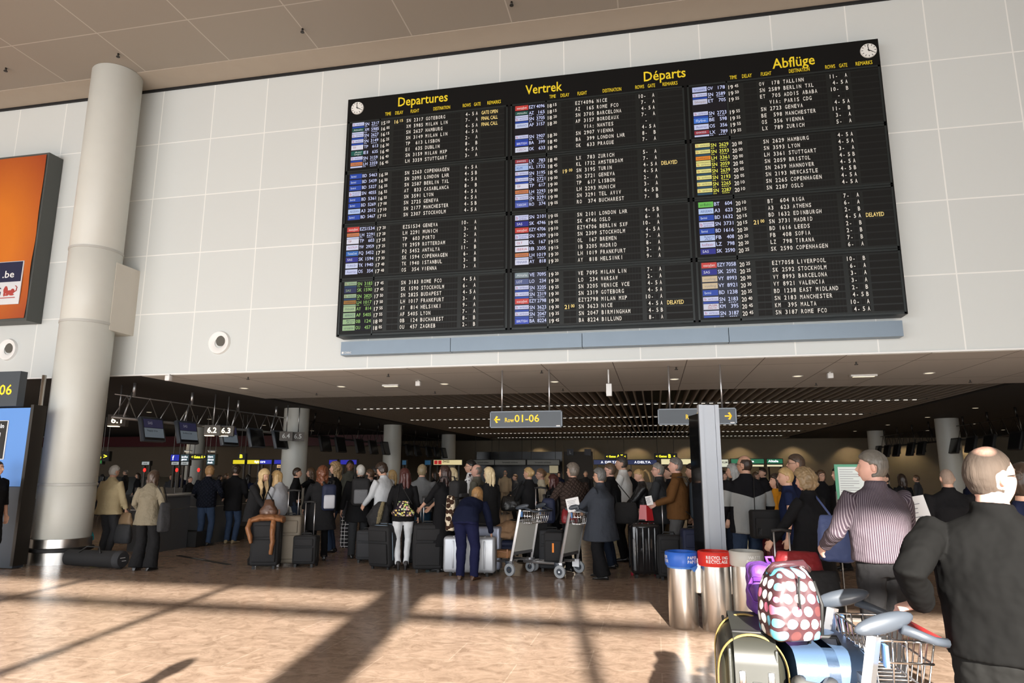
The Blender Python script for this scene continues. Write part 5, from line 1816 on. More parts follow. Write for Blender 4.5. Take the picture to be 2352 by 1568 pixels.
cc = at(1305, 1200, 10.7)
hangbag(Vector((cc.x, 10.9, .90)), 'dark red leather handbag lying in the trolley basket', F_RED, .26, .16, .22, 20, None, name='handbag')
# ---------------------------------------------------------------- near luggage pile


def nearx(px, Y, py=1450):
    return at(px, py, Y).x


zt = at(1735, 1472, 3.05).z
x0, x1 = nearx(1659, 3.05), nearx(1816, 3.05)
t = thing('suitcase', 'dark olive hard suitcase with yellow strap at the bottom edge, under the polka dot bag', 'suitcase', ((x0 + x1) / 2, 3.38, 0), R_(-3))
wd = x1 - x0
z0 = .24
s = MB()
s.rbox((0, 0, (z0 + zt) / 2), (wd, .66, zt - z0), .12, 7)
for q in (-.34, .34):
    s.rbox((q * wd, 0, (z0 + zt) / 2), (.014, .668, zt - z0 + .006 - .07), .006, 2)
s.build('shell', F_GRN, t, 'auto')
s = MB()
s.rbox((0.01, 0, (z0 + zt) / 2), (.035, .672, zt - z0 + .012), .10, 6)
for k in range(16):
    s.box((.01, -.338, z0 + .12 + k * .028), (.034, .006, .012))
s.build('centre_band', mat('shell_olive_dark', (.03, .031, .026), .4), t, 'auto')
for sx in (-1, 1):
    s = MB()
    s.rbox((sx * .055 + .01, -.336, zt - .14), (.026, .014, .055), .006, 2)
    s.build('latch', m_chrome, t, 'auto')
s = MB()
s.rbox((0, -.2, zt + .004), (.15, .03, .018), .008, 2)
s.build('carry_handle', m_rub, t, 'auto')
t = thing('luggage_strap', 'yellow luggage strap buckled round the dark olive suitcase', 'strap', ((x0 + x1) / 2, 3.38, 0), R_(-3))
s = MB()
hw = wd / 2
for yy in (-.27, .15):
    pts = []
    for i in range(25):
        a = math.pi * i / 24
        pts.append((-math.cos(a) * (hw + .006), yy, zt - .17 + math.sin(a) ** .75 * .18))
    pts = [(-hw - .006, yy, z0 + .1)] + pts + [(hw + .006, yy, z0 + .1)]
    s.tube(pts, .018, 6, up=Y3, flat=.22)
s.build('webbing', mat('strap_yellow', (.50, .36, .12), .7), t, 'auto')
# blue case
zt2 = at(1890, 1500, 3.05).z
x0b, x1b = nearx(1818, 3.05), nearx(1962, 3.05)
wb = x1b - x0b
t = thing('suitcase', 'denim blue hard suitcase with grey grip at the bottom edge, right of the olive one', 'suitcase', ((x0b + x1b) / 2 + .01, 3.40, 0), R_(4))
s = MB()
s.rbox((0, 0, (z0 + zt2) / 2), (wb, .70, zt2 - z0), .10, 7)
for q in (-.06, .06):
    s.rbox((q, 0, (z0 + zt2) / 2), (.016, .706, zt2 - z0 + .004), .09, 5)
s.build('shell', F_BLU, t, 'auto')
s = MB()
s.tube([(-wb * .62, -.37, zt2 - .10), (-wb * .60, -.41, zt2 - .12), (-wb * .25, -.42, zt2 - .13), (-wb * .08, -.36, zt2 - .11)], [.03, .036, .036, .03], 12)
s.build('side_grip', mat('grip_grey', (.10, .10, .095), .45), t, True)
s = MB()
s.tube([(-.03, -.362, zt2 - .17), (.09, -.362, zt2 - .19), (.09, -.362, zt2 - .24), (-.03, -.362, zt2 - .22)], .005, 6, closed=True)
s.build('loop_handle', m_rub, t, True)
s = MB()
s.rbox((.085, -.362, zt2 - .21), (.06, .02, .075), .008, 2)
s.build('lock', m_chrome, t, 'auto')
s = MB()
s.tube([(-.05, -.2, zt2 + .0), (-.04, -.2, zt2 + .03), (.06, -.2, zt2 + .03), (.07, -.2, zt2)], .008, 8)
s.build('carry_handle', m_rub, t, True)
# polka dot bag
xa, xb = nearx(1757, 3.0, 1400), nearx(1893, 3.0, 1400)
zb_, zc_ = max(zt, zt2), at(1820, 1300, 3.12).z
t = thing('polka_dot_bag', 'brown bag with pink, blue and white dots standing on the near suitcases', 'bag', ((xa + xb) / 2, 3.12, zb_ + .01), R_(12))
hh = zc_ - zb_
wp = (xb - xa) * .92
m_pk = mat('polka_base', (.06, .025, .028), .35, vary=.1)
nt, b_ = nodes_of(m_pk)
tc = nt.nodes.new('ShaderNodeTexCoord')
sp = nt.nodes.new('ShaderNodeSeparateXYZ')
nt.links.new(tc.outputs['Object'], sp.inputs[0])


def nm(op, a, v=None, v2=None):
    n = nt.nodes.new('ShaderNodeMath')
    n.operation = op
    for i, q in enumerate((a, v, v2)):
        if q is None:
            continue
        if isinstance(q, (int, float)):
            n.inputs[i].default_value = q
        else:
            nt.links.new(q, n.inputs[i])
    return n.outputs[0]


u_ = nm('ADD', sp.outputs[0], nm('MULTIPLY', sp.outputs[1], .9))
v_ = sp.outputs[2]
P_ = .047
row = nm('FLOOR', nm('DIVIDE', v_, P_))
ush = nm('ADD', nm('DIVIDE', u_, P_), nm('MULTIPLY', nm('MODULO', row, 2), .5))
col_ = nm('FLOOR', ush)
du = nm('SUBTRACT', nm('SUBTRACT', ush, col_), .5)
dv = nm('SUBTRACT', nm('SUBTRACT', nm('DIVIDE', v_, P_), row), .5)
rr_ = nm('ADD', nm('MULTIPLY', du, du), nm('MULTIPLY', dv, dv))
ins = nm('LESS_THAN', rr_, .165)
wn = nt.nodes.new('ShaderNodeTexWhiteNoise')
wn.noise_dimensions = '2D'
cbn = nt.nodes.new('ShaderNodeCombineXYZ')
nt.links.new(col_, cbn.inputs[0])
nt.links.new(row, cbn.inputs[1])
nt.links.new(cbn.outputs[0], wn.inputs['Vector'])
rp = nt.nodes.new('ShaderNodeValToRGB')
rp.color_ramp.interpolation = 'CONSTANT'
el = rp.color_ramp.elements
el[0].color = (.75, .75, .74, 1)
el[1].position = .38
el[1].color = (.12, .42, .56, 1)
e3 = el.new(.64)
e3.color = (.62, .16, .26, 1)
e4 = el.new(.88)
e4.color = (.10, .035, .035, 1)
nt.links.new(wn.outputs['Value'], rp.inputs[0])
mx = nt.nodes.new('ShaderNodeMix')
mx.data_type = 'RGBA'
nt.links.new(ins, mx.inputs[0])
mx.inputs[6].default_value = (.055, .022, .026, 1)
nt.links.new(rp.outputs[0], mx.inputs[7])
nt.links.new(mx.outputs[2], b_.inputs['Base Color'])
b_.inputs['Roughness'].default_value = .3
s = MB()
s.loft([(Vector((0, 0, z_ * hh)), X3, Y3, wp / 2 * a_, .11 * c_) for z_, a_, c_ in ((0, .88, .8), (.03, .97, .95), (.25, 1.0, 1.05), (.55, .96, 1.0), (.8, .78, .9), (.93, .62, .7), (.97, .5, .5))], 32, sq=5.5)
fuse(s.build('bag_body', m_pk, t), .008, 2, .014, .08)
s = MB()
s.tube([(0, -.125, hh * .88), (-.006, -.127, hh * .62), (-.006, -.13, hh * .46)], .008, 6, flat=.5)
s.build('zip', m_rub, t, True)
s = MB()
s.tube([(wp * .36, -.085, hh * .80), (wp * .44, -.11, hh * .5), (wp * .42, -.10, hh * .1)], .007, 6)
s.build('side_piping', m_rub, t, True)
s = MB()
s.tube([(-.085, -.03, hh * .9), (-.07, -.05, hh * 1.0), (.05, -.05, hh * 1.03), (.08, -.03, hh * .92)], .014, 10)
s.build('grab_handle', mat('leather_shiny_brown', (.05, .02, .025), .15, coat=.5), t, True)
# purple bag
xa, xb = nearx(1722, 3.6, 1350), nearx(1788, 3.6, 1350)
zc2 = at(1750, 1297, 3.6).z
t = thing('purple_bag', 'purple fabric bag with straps standing behind the polka dot bag', 'bag', ((xa + xb) / 2 + .03, 3.62, zt + .005), R_(10))
hp_ = zc2 - zt
m_pur = mat('fabric_purple', (.11, .035, .22), .6, bump=(14, .7, .02), vary=.15)
s = MB()
s.rbox((0, 0, hp_ * .5), ((xb - xa) * 1.5, .16, hp_), .03, 4)
fuse(s.build('bag_body', m_pur, t), .009, 3, .02, .06)
s = MB()
wq = (xb - xa) * .75
s.tube([(-wq, -.07, hp_ * .72), (-wq * .2, -.10, hp_ * .74), (wq * .6, -.09, hp_ * .7)], .013, 6, flat=.4)
s.tube([(-wq, -.06, hp_ * .72), (-wq - .03, -.08, hp_ * .55), (-wq - .01, -.09, hp_ * .3), (0, -.1, hp_ * .2), (wq * .6, -.09, hp_ * .12)], .012, 6, flat=.4)
s.tube([(0, 0, hp_), (-.01, 0, hp_ + .03), (.02, 0, hp_ + .03), (.025, 0, hp_)], .008, 6)
s.build('strap', mat('strap_purple', (.12, .03, .24), .6), t, True)

# ---------------------------------------------------------------- bins and post
m_bsteel = mat('bin_steel', (.58, .56, .53), .27, 1.0, bump=(90, .1, .001), stretch=(.2, .2, 3), vary=.06, vscale=30)


def ring_text(mb, s_, r, z, cap, a0, step, mi=0, bold=.02):
    """letters standing round a cylinder: angle a0 in degrees from the front (-y), step in degrees"""
    for k, ch in enumerate(s_):
        if ch == ' ':
            continue
        a = R_(a0 + k * step)
        n = Vector((math.sin(a), -math.cos(a), 0))
        U = Vector((math.cos(a), math.sin(a), 0))
        text(mb, ch, n * (r + .0015) + Vector((0, 0, z)), U, Z3, cap, None, mi, 'c', xs=.9, bold=bold)


BR, BHT = .152, .92
for px, pxy, Yb, l, mcol, words in ((1569, 0, 7.72, 'steel recycling bin with blue rim for paper', (.02, .12, .55), (('PAPER', .068, 14), ('PAPIER', .028, 14))),
                           (1646, 0, 7.66, 'steel recycling bin with red rim, middle one of the three', (.62, .025, .015), (('RECYCLING', .068, -38), ('RECYCLAGE', .028, -38))),
                           (1720, 0, 7.60, 'steel waste bin with pale grey rim, half hidden by the purple bag', (.50, .49, .45), (('WASTE', .068, -2), ('DECHET', .028, -10)))):
    x_ = at(px, 1380, Yb).x
    zc = at(px, 1310, Yb).z
    t = thing('recycling_bin', l, 'bin', (x_, Yb, 0), R_(9), 'three steel recycling bins')
    h1 = at(px, 1300, Yb - BR).z
    MB().lathe((0, 0, 0), [(BR - .01, 0), (BR, .015), (BR, h1)], 48).build('drum', m_bsteel, t, 'auto')
    mc = mat('bin_rim_' + l.split(' rim')[0].split()[-1], mcol, .35, vary=.03)
    zr = h1 + .135
    s = MB()
    s.lathe((0, 0, 0), [(BR + .012, h1 - .01), (BR + .02, h1 + .01), (BR + .02, zr - .01), (BR + .012, zr), (BR - .012, zr), (BR - .012, h1 + .05)], 48, cap=False)
    rim = s.build('rim', mc, t, 'auto')
    s = MB()
    s.lathe((0, 0, 0), [(BR - .012, h1 + .05), (.001, h1 + .02)], 32, cap=False)
    s.build('liner', m_rub, t)
    s = MB()
    for wd_, dz, a0 in words:
        ring_text(s, wd_, BR + .02, h1 + dz, .03, a0, 8.6)
    if 'blue' in l:
        ring_text(s, 'PAPER', BR + .02, h1 + .068, .03, -104, 8.6)
        ring_text(s, 'PAPIER', BR + .02, h1 + .028, .03, -108, 8.6)
    s.build('rim_lettering', m_white, rim)
    if 'red' in l:
        s = MB()
        for a0_, a1_, z0_, z1_ in ((44, 74, .002, .004), (44, 74, .128, .131), (44, 45, .002, .131), (49, 55, .02, .085), (51, 53, .085, .11), (58, 62, .02, .075), (65, 71, .02, .085), (67, 69, .085, .115)):
            q = []
            for aa, zz in ((a0_, z0_), (a1_, z0_), (a1_, z1_), (a0_, z1_)):
                a = R_(aa)
                q.append(Vector((math.sin(a) * (BR + .022), -math.cos(a) * (BR + .022), h1 + zz + .01)))
            s.quad(*q)
        s.build('bottle_pictogram', m_white, rim)
    if 'blue' in l:
        s = MB()
        s.loft([(Vector((0, 0, h1 - .012)), X3, Y3, BR + .004, BR + .004), (Vector((0.01, 0, h1 - .03)), X3, Y3, BR + .010, BR + .008)], 40, cap=False)
        s.add([(.06, -.17, h1 - .02), (.1, -.15, h1 - .06), (.13, -.13, h1 - .03), (.15, -.1, h1 + .0), (.1, -.16, h1)], [(0, 1, 2, 4), (2, 3, 4)])
        s.build('liner_edge', mat('liner_blue', (.06, .20, .60), .5), t, True)
for (pa, pb, w_) in ((1569, 1646, 'between the blue and the red bin'), (1646, 1720, 'between the red and the grey bin')):
    xm = (at(pa, 1380, 7.72).x + at(pb, 1380, 7.66).x) / 2
    t = thing('bin_connector', 'short steel box joining the drums ' + w_, 'connector', (xm, 7.72, 0))
    MB().rbox((0, 0, .53), (.14, .12, .36), .01, 2).build('steel_box', m_bsteel, t, 'auto')
# tall post
xp = at(1634, 1100, 8.15).x
zp = at(1625, 930, 8.15).z
t = thing('information_post', 'tall light grey aluminium post with dark glass side behind the bins', 'post', (xp, 8.15, 0), R_(12))
m_pal = mat('post_grey', (.42, .45, .49), .4, .2, vary=.04)
s = MB()
s.box((0, 0, zp / 2), (.135, .06, zp))
for sx in (-1, 1):
    s.box((sx * .0925, -.004, zp / 2), (.046, .075, zp + .004))
s.build('profile', m_pal, t)
s = MB()
s.box((-.117, .19, (zp + .2) / 2 - .05), (.012, .40, zp - .3))
s.build('glass_side', mat('dark_glass', (.02, .022, .025), .06, trans=.7, ior=1.4), t)
s = MB()
for k in range(5):
    s.box((-.03 + k * .015, 0, zp + .008), (.006, .02, .016))
s.build('cable_pins', m_rub, t)
# green framed notice
pa = at(1930, 1068, 8.6)
t = thing('notice_stand', 'green framed notice board on a stand behind the pinstripe shirt man', 'notice', (at(1955, 1100, 8.6).x, 8.6, 0), R_(-6))
z1 = pa.z
s = MB()
s.box((0, 0, z1 - .19), (.34, .02, .40))
s.build('green_frame', mat('frame_green', (.04, .24, .13), .4), t)
s = MB()
s.box((0.005, -.013, z1 - .19), (.28, .006, .34))
so_ = s.build('notice_sheet', mat('sheet_pale', (.55, .60, .58), .4), t)
s = MB()
for k in range(12):
    s.box((-.02 - .03 * (k % 3 == 1), -.017, z1 - .05 - k * .026), (.20 - .06 * (k % 3 == 1), .001, .006))
s.build('printed_lines', MATS['print_grey'], t)
s = MB()
s.cyl((-.17, .0, (z1 - .3) / 2), .012, z1 - .3, 10)
s.cyl((.17, .0, (z1 - .3) / 2), .012, z1 - .3, 10)
s.box((0, 0, .01), (.4, .3, .02))
s.build('stand', m_dkmetal, t)
# ---------------------------------------------------------------- hanging signs
m_sign = mat('sign_slate', (.055, .066, .078), .35, vary=.04)
m_syel = mat('sign_yellow', (.85, .58, .02), .5, emit=(.9, .55, .01), estr=.35)
m_led = mat('cool_white_tube', (.9, .9, .9), .5, emit=(1, .93, .8), estr=1.1)


def row_sign(label, px0, px1, py0, py1, Y, words, poles):
    a, b_ = at(px0, (py0 + py1) / 2, Y), at(px1, (py0 + py1) / 2, Y)
    zt_, zb2 = at((px0 + px1) / 2, py0, Y).z, at((px0 + px1) / 2, py1, Y).z
    w_, h_ = b_.x - a.x, zt_ - zb2
    t = thing('hanging_sign', label, 'sign', (a.x, Y, zb2))
    MB().box((w_ / 2, 0, h_ / 2), (w_, .09, h_)).build('panel', m_sign, t)
    s = MB()
    for c_, d_ in (((w_ / 2, -.048, h_ - .008), (w_, .012, .016)), ((w_ / 2, -.048, .008), (w_, .012, .016)), ((.008, -.048, h_ / 2), (.016, .012, h_)), ((w_ - .008, -.048, h_ / 2), (.016, .012, h_))):
        s.box(c_, d_)
    s.build('frame', mat('sign_frame', (.16, .18, .20), .4, .4), t)
    s = MB()
    for k_, u, cap, wd in words:
        if k_ in '<>':
            q = 1 if k_ == '>' else -1
            c_ = Vector((u * w_, -.047, h_ * .5))
            L = cap
            s.quad(c_ + Vector((-L, 0, -.012)), c_ + Vector((L * .8, 0, -.012)), c_ + Vector((L * .8, 0, .012)), c_ + Vector((-L, 0, .012)))
            for zz in (-1, 1):
                p0, p1 = c_ + Vector((q * L, 0, 0)), c_ + Vector((q * L * .15, 0, zz * L * .85))
                n_ = Vector((.017 * q, 0, zz * .017))
                s.quad(p0 - n_ * .2, p0 + Vector((-q * .03, 0, 0)), p1 - Vector((q * .02, 0, 0)), p1 + Vector((q * .014, 0, zz * .012)))
        else:
            text(s, k_, (u * w_, -.047, h_ * .34), X3, Z3, cap, wd, bold=.012)
    s.build('arrow_and_letters', m_syel, t)
    for pp in poles:
        xq = at(pp, py0, Y).x - a.x
        MB().cyl((xq, 0, h_ + (SOF - zt_) / 2), .016, SOF - zt_, 12).build('hanging_pole', m_alu, t, True)
    MB().box((w_ - .07, -.05, .025), (.07, .004, .018)).build('small_plate', m_white, t)
    return w_


YS = 11.75
row_sign('slate sign with yellow arrow left and Row 01-06, hanging left of the grey post', 1127, 1292, 944, 982, YS, (('<', .105, .06, None), ('Row', .21, .075, .165), ('01-06', .345, .125, .44)), (1153, 1262))
row_sign('slate sign with yellow arrow pointing right, hanging behind the top of the grey post', 1511, 1691, 938, 975, YS, (('Row', .36, .075, .165), ('07-14', .50, .125, .36), ('>', .90, .06, None)), (1539, 1659))
# soffit fittings
for px, py, l in ((388, 872, 'small white detector box under the lower ceiling near the left truss'), (961, 885, 'small white detector box under the lower ceiling beside the long emergency lamp'), (1906, 866, 'small white detector box under the lower ceiling at right')):
    p = atz(px, py - 12, SOF)
    t = thing('detector', l, 'detector', p)
    MB().rbox((0, 0, -.07), (.10, .10, .10), .015, 3).build('housing', m_white, t, 'auto')
    MB().cyl((0, 0, -.01), .02, .03, 10).build('mount', m_white, t)
for px, py, w_, l in ((898, 883, .36, 'flat white emergency lamp on the lower ceiling left of centre'), (1983, 860, .46, 'flat white emergency lamp on the lower ceiling at right')):
    p = atz(px, py, SOF)
    t = thing('emergency_lamp', l, 'lamp', p)
    MB().rbox((0, 0, -.02), (w_, .12, .04), .012, 3).build('housing', m_white, t, 'auto')
    MB().box((0, 0, -.043), (w_ * .8, .07, .005)).build('diffuser', mat('lamp_cream', (.8, .75, .6), .5, emit=(1, .85, .6), estr=1.0), t)
p = at(1398, 880, 12.0)
t = thing('camera_box', 'white box hanging on a thin rod from the lower ceiling between the two row signs', 'box', (p.x, 12.0, SOF))
zc = p.z - SOF
MB().cyl((0, 0, zc * .5), .014, abs(zc), 10).build('rod', m_white, t, True)
MB().rbox((.005, 0, zc - .12), (.10, .10, .22), .01, 2).build('box_body', m_white, t, 'auto')
for k, (px, py, w_) in enumerate(((784, 887, 'left of centre'), (1021, 881, 'beside the first hanging pole'), (1274, 876, 'between the poles of the left sign'), (1549, 870, 'above the right sign'), (1832, 863, 'under the long light streak'), (2134, 856, 'at the right'), (561, 891, 'above the left truss'))):
    p = atz(px, py, SOF)
    t = thing('downlight', 'small round recessed downlight in the lower ceiling ' + w_, 'downlight', p, group='downlights in the lower ceiling')
    MB().lathe((0, 0, 0), [(.08, -.001), (.095, -.012), (.10, -.001)], 20).build('trim_ring', m_white, t)
    MB().cyl((0, 0, -.004), .07, .006, 16).build('lamp_disc', MATS['lamp_cream'], t)
for k, (px, py, w_) in enumerate(((570, 865, 'at the left'), (727, 902, 'near the slats at left'), (892, 858, 'left of centre'), (999, 898, 'beside the slats'), (1244, 850, 'right of the left sign pole'), (1293, 892, 'above the left sign'), (1553, 842, 'above the right sign'), (1966, 830, 'close to the wall at right'), (1874, 879, 'near the slats at right'), (2228, 872, 'at far right'))):
    p = atz(px, py, SOF)
    t = thing('sprinkler', 'tiny dark sprinkler under the lower ceiling ' + w_, 'sprinkler', p, group='sprinklers under the lower ceiling')
    MB().cyl((0, 0, -.02), .012, .05, 8).build('stem', m_dkmetal, t)
    MB().cyl((0, 0, -.05), .03, .008, 10).build('deflector', m_dkmetal, t)

# light strips in the slatted ceiling
for Yl, xa, xb, n in ((19.1, -8.9, 7.1, 6), (23.8, -8.9, 7.1, 6), (28.6, -8.9, 7.1, 6), (33.6, -8.9, 7.0, 6), (38.2, -8.9, 7.0, 6)):
    t = thing('light_strip', 'long thin light line across the slatted ceiling, row %s from the front' % {19.1: 'nearest', 23.8: 'second', 28.6: 'third', 33.6: 'fourth', 38.2: 'farthest'}[Yl], 'light strip', (0, Yl, SOF), group='light lines in the slatted ceiling')
    s = MB()
    s.box(((xa + xb) / 2, 0, .055), (xb - xa, .06, .04))
    s.build('channel', m_dkmetal, t)
    s = MB()
    x_ = -9.345 + .21 * 3
    while x_ < xb - .3:
        s.box((x_, 0, .03), (.10, .03, .012))
        x_ += .21
    s.build('lamp_tubes', m_led, t)

# trusses with monitors over the check-in rows
m_scr = mat('monitor_glass', (.01, .011, .013), .15)
m_scr_on = mat('monitor_panel', (.05, .06, .07), .25, emit=(.08, .095, .11), estr=.8)
m_scr_hd = mat('monitor_header', (.015, .015, .03), .25, emit=(.012, .012, .03), estr=1)
m_scr_tx = mat('monitor_text', (.2, .2, .22), .3, emit=(.10, .10, .12), estr=1)
m_numw = mat('number_glow', (.9, .85, .7), .4, emit=(1, .86, .62), estr=2.2)


def truss(side, X, y0, y1, first, l):
    """zigzag lattice beam running into the hall with monitors on its inner side"""
    t = thing('lattice_truss', l, 'truss', (X, y0, 0))
    L = y1 - y0
    s = MB()
    s.tube([(0, 0, 3.08), (0, L, 3.08)], .014, 8)
    s.tube([(0, 0, 2.62), (0, L, 2.62)], .032, 8)
    s.build('chords', m_alu if first else m_dkmetal, t, True)
    n = int(L / .62)
    s = MB()
    for k in range(n):
        a, c_ = k * L / n, (k + .5) * L / n
        s.tube([(0, a, 2.62), (0, c_, 3.08), (0, a + L / n, 2.62)], .010, 6)
        s.ell((0, c_, 3.08), (.022, .022, .022), 5)
    tag(s.build('diagonal_rods', m_alu if first else m_dkmetal, t, True), kind='stuff')
    for k in range(4):
        y_ = .5 + k * (L - 1.0) / 3
        s = MB()
        s.cyl((0, y_, 3.08 + (SOF - 3.02) / 2), .03, SOF - 3.02, 10)
        s.tube([(0, y_ - .22, 2.62), (0, y_ - .05, 3.16)], .018, 6)
        s.build('hanger', m_alu if first else m_dkmetal, t, True)
    ys = [.9, 2.0, 3.55, 4.75, 5.95]
    for i, y_ in enumerate([q for q in ys if q < L]):
        tt = thing('monitor', {True: 'hanging check-in monitor, %s in the near left row' % ('first', 'second', 'third', 'fourth', 'last, in front of the column')[i], False: 'dark hanging monitor under ' + l.split(' with')[0]}[first], 'monitor', (X + side * .18, y0 + y_, 2.42), R_(90 if side > 0 else -90), None if first else 'dark monitors under the far trusses')
        M = Matrix.Rotation(R_(-14), 3, 'X')
        MB().rbox((0, 0, 0), (.66, .09, .52), .015, 2, M=M).build('casing', m_tplast if first else m_black, tt, 'auto')
        s = MB()
        s.box((0, -.047, 0), (.58, .004, .44), 0, M=M)
        lit = first and i < 3
        if lit:
            for (cz, hz_, mi) in ((.12, .18, 1), (-.08, .2, 2)):
                v = M @ Vector((0, -.051, cz))
                s.box(v, (.56, .002, hz_), mi, M=M)
            U_, V_ = M @ X3, M @ Z3
            text(s, 'SAS', M @ Vector((-.16, -.053, .10)), U_, V_, .055, .13, 3)
            text(s, ('Baggage drop', 'EuroBonus Gold', 'Business Class')[i], M @ Vector((-.2, -.053, -.05)), U_, V_, .035, .3, 0)
        s.build('screen', [m_scr, m_scr_hd, m_scr_on, m_scr_tx], tt)
        s = MB()
        s.tube([(0, .06, .05), (0, .18, .2)], .02, 8)
        s.box((0, .07, 0), (.3, .06, .3))
        s.build('bracket', m_dkmetal, tt)
    return t


truss(1, -10.5, 11.55, 18.0, True, 'silver zigzag truss with check-in monitors, nearest one at left')
truss(1, -10.5, 19.3, 25.4, False, 'second truss on the left with dark monitors, beyond the round column')
truss(1, -10.5, 27.0, 33.0, False, 'third truss on the left with dark monitors, far in the hall')
truss(-1, 10.2, 12.4, 17.8, False, 'nearest truss on the right with dark monitors, at the right edge')
truss(-1, 10.0, 19.3, 25.4, False, 'second truss on the right with dark monitors, above the bald man')
truss(-1, 9.9, 27.0, 33.0, False, 'third truss on the right with dark monitors, beyond the pinstripe shirt')
for s_, px, py, Y, on in (('6.1', 268, 965, 12.2, 1), ('6.2', 487, 988, 14.2, 1), ('6.3', 519, 989, 14.7, 1), ('6.4', 657, 1001, 17.0, 0), ('6.5', 684, 1002, 17.4, 0)):
    p = at(px, py, Y)
    t = thing('desk_number', 'lit number box reading %s %s' % (s_, {'6.1': 'at the near end of the left truss', '6.2': 'left one of the close lit pair', '6.3': 'right one of the close lit pair', '6.4': 'left one of the dim pair by the column', '6.5': 'right one of the dim pair by the column'}[s_]), 'number sign', (p.x, Y, p.z), R_(28))
    MB().box((0, .12, 0), (.34, .26, .24)).build('box_body', mat('number_box', (.10, .085, .07), .5), t)
    s = MB()
    text(s, s_, (0, -.013, -.055), X3, Z3, .12, .2, 0, 'c', bold=.015)
    s.build('digits', m_numw if on else mat('number_dim', (.4, .4, .38), .5, emit=(.3, .3, .28), estr=.3), t)
    s = MB()
    s.box((-.05, .02, -.125), (.2, .14, .012))
    s.build('lamp_slot', m_numw if on else m_dkmetal, t)
    MB().cyl((0, .12, .12 + (SOF + .02 - p.z - .12) / 2), .014, SOF + .02 - p.z - .12, 8).build('hanger', m_alu, t, True)

# check-in desks
m_desk = mat('desk_charcoal', (.075, .080, .086), .4, vary=.08)
m_desk2 = mat('desk_top_grey', (.10, .10, .10), .35)
for k in range(4):
    y_ = 12.55 + k * 1.32
    t = thing('check_in_desk', 'dark grey check-in desk under the left truss, number %s from the near end' % ('one', 'two', 'three', 'four', 'five')[k], 'desk', (-10.0, y_, 0), 0)
    s = MB()
    s.box((0, 0, .53), (.70, .86, 1.06))
    s.build('cabinet', m_desk, t)
    s = MB()
    s.box((.02, 0, 1.075), (.80, .92, .03))
    s.build('counter_top', m_desk2, t)
    s = MB()
    s.box((0, -.435, .80), (.702, .006, .012))
    s.box((.352, 0, .80), (.006, .86, .012))
    s.build('steel_line', m_steel, t)
    s = MB()
    s.box((.1, .66, .16), (.9, .42, .3))
    s.build('baggage_scale', m_rub, t)
# floor tactile strip
t = thing('floor_strip', 'black barrier strip lying on the floor beside the first check-in desk', 'floor strip', (-8.05, 11.3, 0), R_(62))
MB().box((0, 0, .004), (.09, 1.9, .008)).build('strip', m_rub, t)
MB().box((0, .15, .010), (.05, .42, .002)).build('strip_marks', mat('mark_grey', (.2, .2, .2), .5), t)

# ---------------------------------------------------------------- signs deep in the hall
m_gy = mat('gate_yellow', (.85, .8, .05), .5, emit=(.95, .85, .03), estr=1.6)
m_gb = mat('gate_black', (.012, .012, .01), .5)


def light_sign(label, px0, px1, py0, py1, Y, col, parts, es=.8, name='light_box_sign', cat='sign'):
    a, b_ = at(px0, py1, Y), at(px1, py0, Y)
    w_, h_ = b_.x - a.x, b_.z - a.z
    t = thing(name, label, cat, (a.x, Y, a.z))
    MB().box((w_ / 2, .06, h_ / 2), (w_ + .06, .12, h_ + .06)).build('case', m_gb, t)
    MB().box((w_ / 2, -.004, h_ / 2), (w_, .008, h_)).build('face', col if not isinstance(col, tuple) else mat('light_box_%02x%02x%02x' % tuple(int(c * 255) for c in col), tuple(c * .4 for c in col), .4, emit=col, estr=es), t)
    up = any(k_ in label for k_ in ('gate', 'Gates', 'text screen', 'flame', 'letter B', 'header', 'green lit'))
    s = MB()
    for u in (.12, .88):
        if up:
            s.cyl((w_ * u, .06, (h_ + SOF - a.z) / 2), .012, SOF - a.z - h_, 8)
        else:
            s.box((w_ * u, .08, -a.z / 2), (.06, .06, a.z))
    if not up:
        s.box((w_ / 2, .1, .5 - a.z), (w_ + .1, .5, 1.0))
    s.build('hanging_rods' if up else 'counter', m_dkmetal, t)
    s = MB()
    ms = []
    for tx, u, v, cap, wd, m in parts:
        if m not in ms:
            ms.append(m)
        text(s, tx, (u * w_, -.01, v * h_), X3, Z3, cap * h_, wd * w_, ms.index(m), bold=.02)
    if parts:
        s.build('letters', ms, t)
    return t


m_lw = mat('letters_white', (.9, .9, .9), .5, emit=(.9, .92, 1), estr=1.1)
m_lk = mat('letters_dark', (.02, .02, .02), .5)
m_lr = mat('letters_red', (.5, .02, .02), .5, emit=(.5, .03, .03), estr=.6)
LS = light_sign
LS('yellow lit Gates B sign with arrow just right of the cream column', 196, 250, 1038, 1057, 20, m_gb, (('Gates', .02, .25, .35, .42, m_gy), ('B', .52, .15, .7, .18, m_gy), ('>', .8, .25, .5, .15, m_gy)))
LS('small green lit sign under the Gates B sign', 208, 234, 1057, 1064, 20, (.02, .16, .03), (), .8)
LS('blue lit sign with white flame shape left of the flight list screens', 392, 412, 1044, 1058, 20, (.01, .02, .35), (('f', .2, .15, .7, .2, m_lw),), .8)
LS('small white text screen left of the yellow gates sign', 415, 434, 1044, 1058, 20, (.03, .06, .07), (('info', .1, .5, .3, .8, m_lw), ('gates', .1, .1, .3, .7, m_lw)), 1)
LS('small yellow lit gates sign between two text screens', 438, 474, 1044, 1054, 20, m_gb, (('< Gates A >', .05, .2, .6, .9, m_gy),))
LS('taller white text screen right of the yellow gates sign', 475, 494, 1044, 1066, 20, (.03, .07, .08), (('list', .1, .7, .2, .7, m_lw), ('times', .1, .4, .2, .8, m_lw), ('desk', .1, .1, .2, .7, m_lw)), 1)
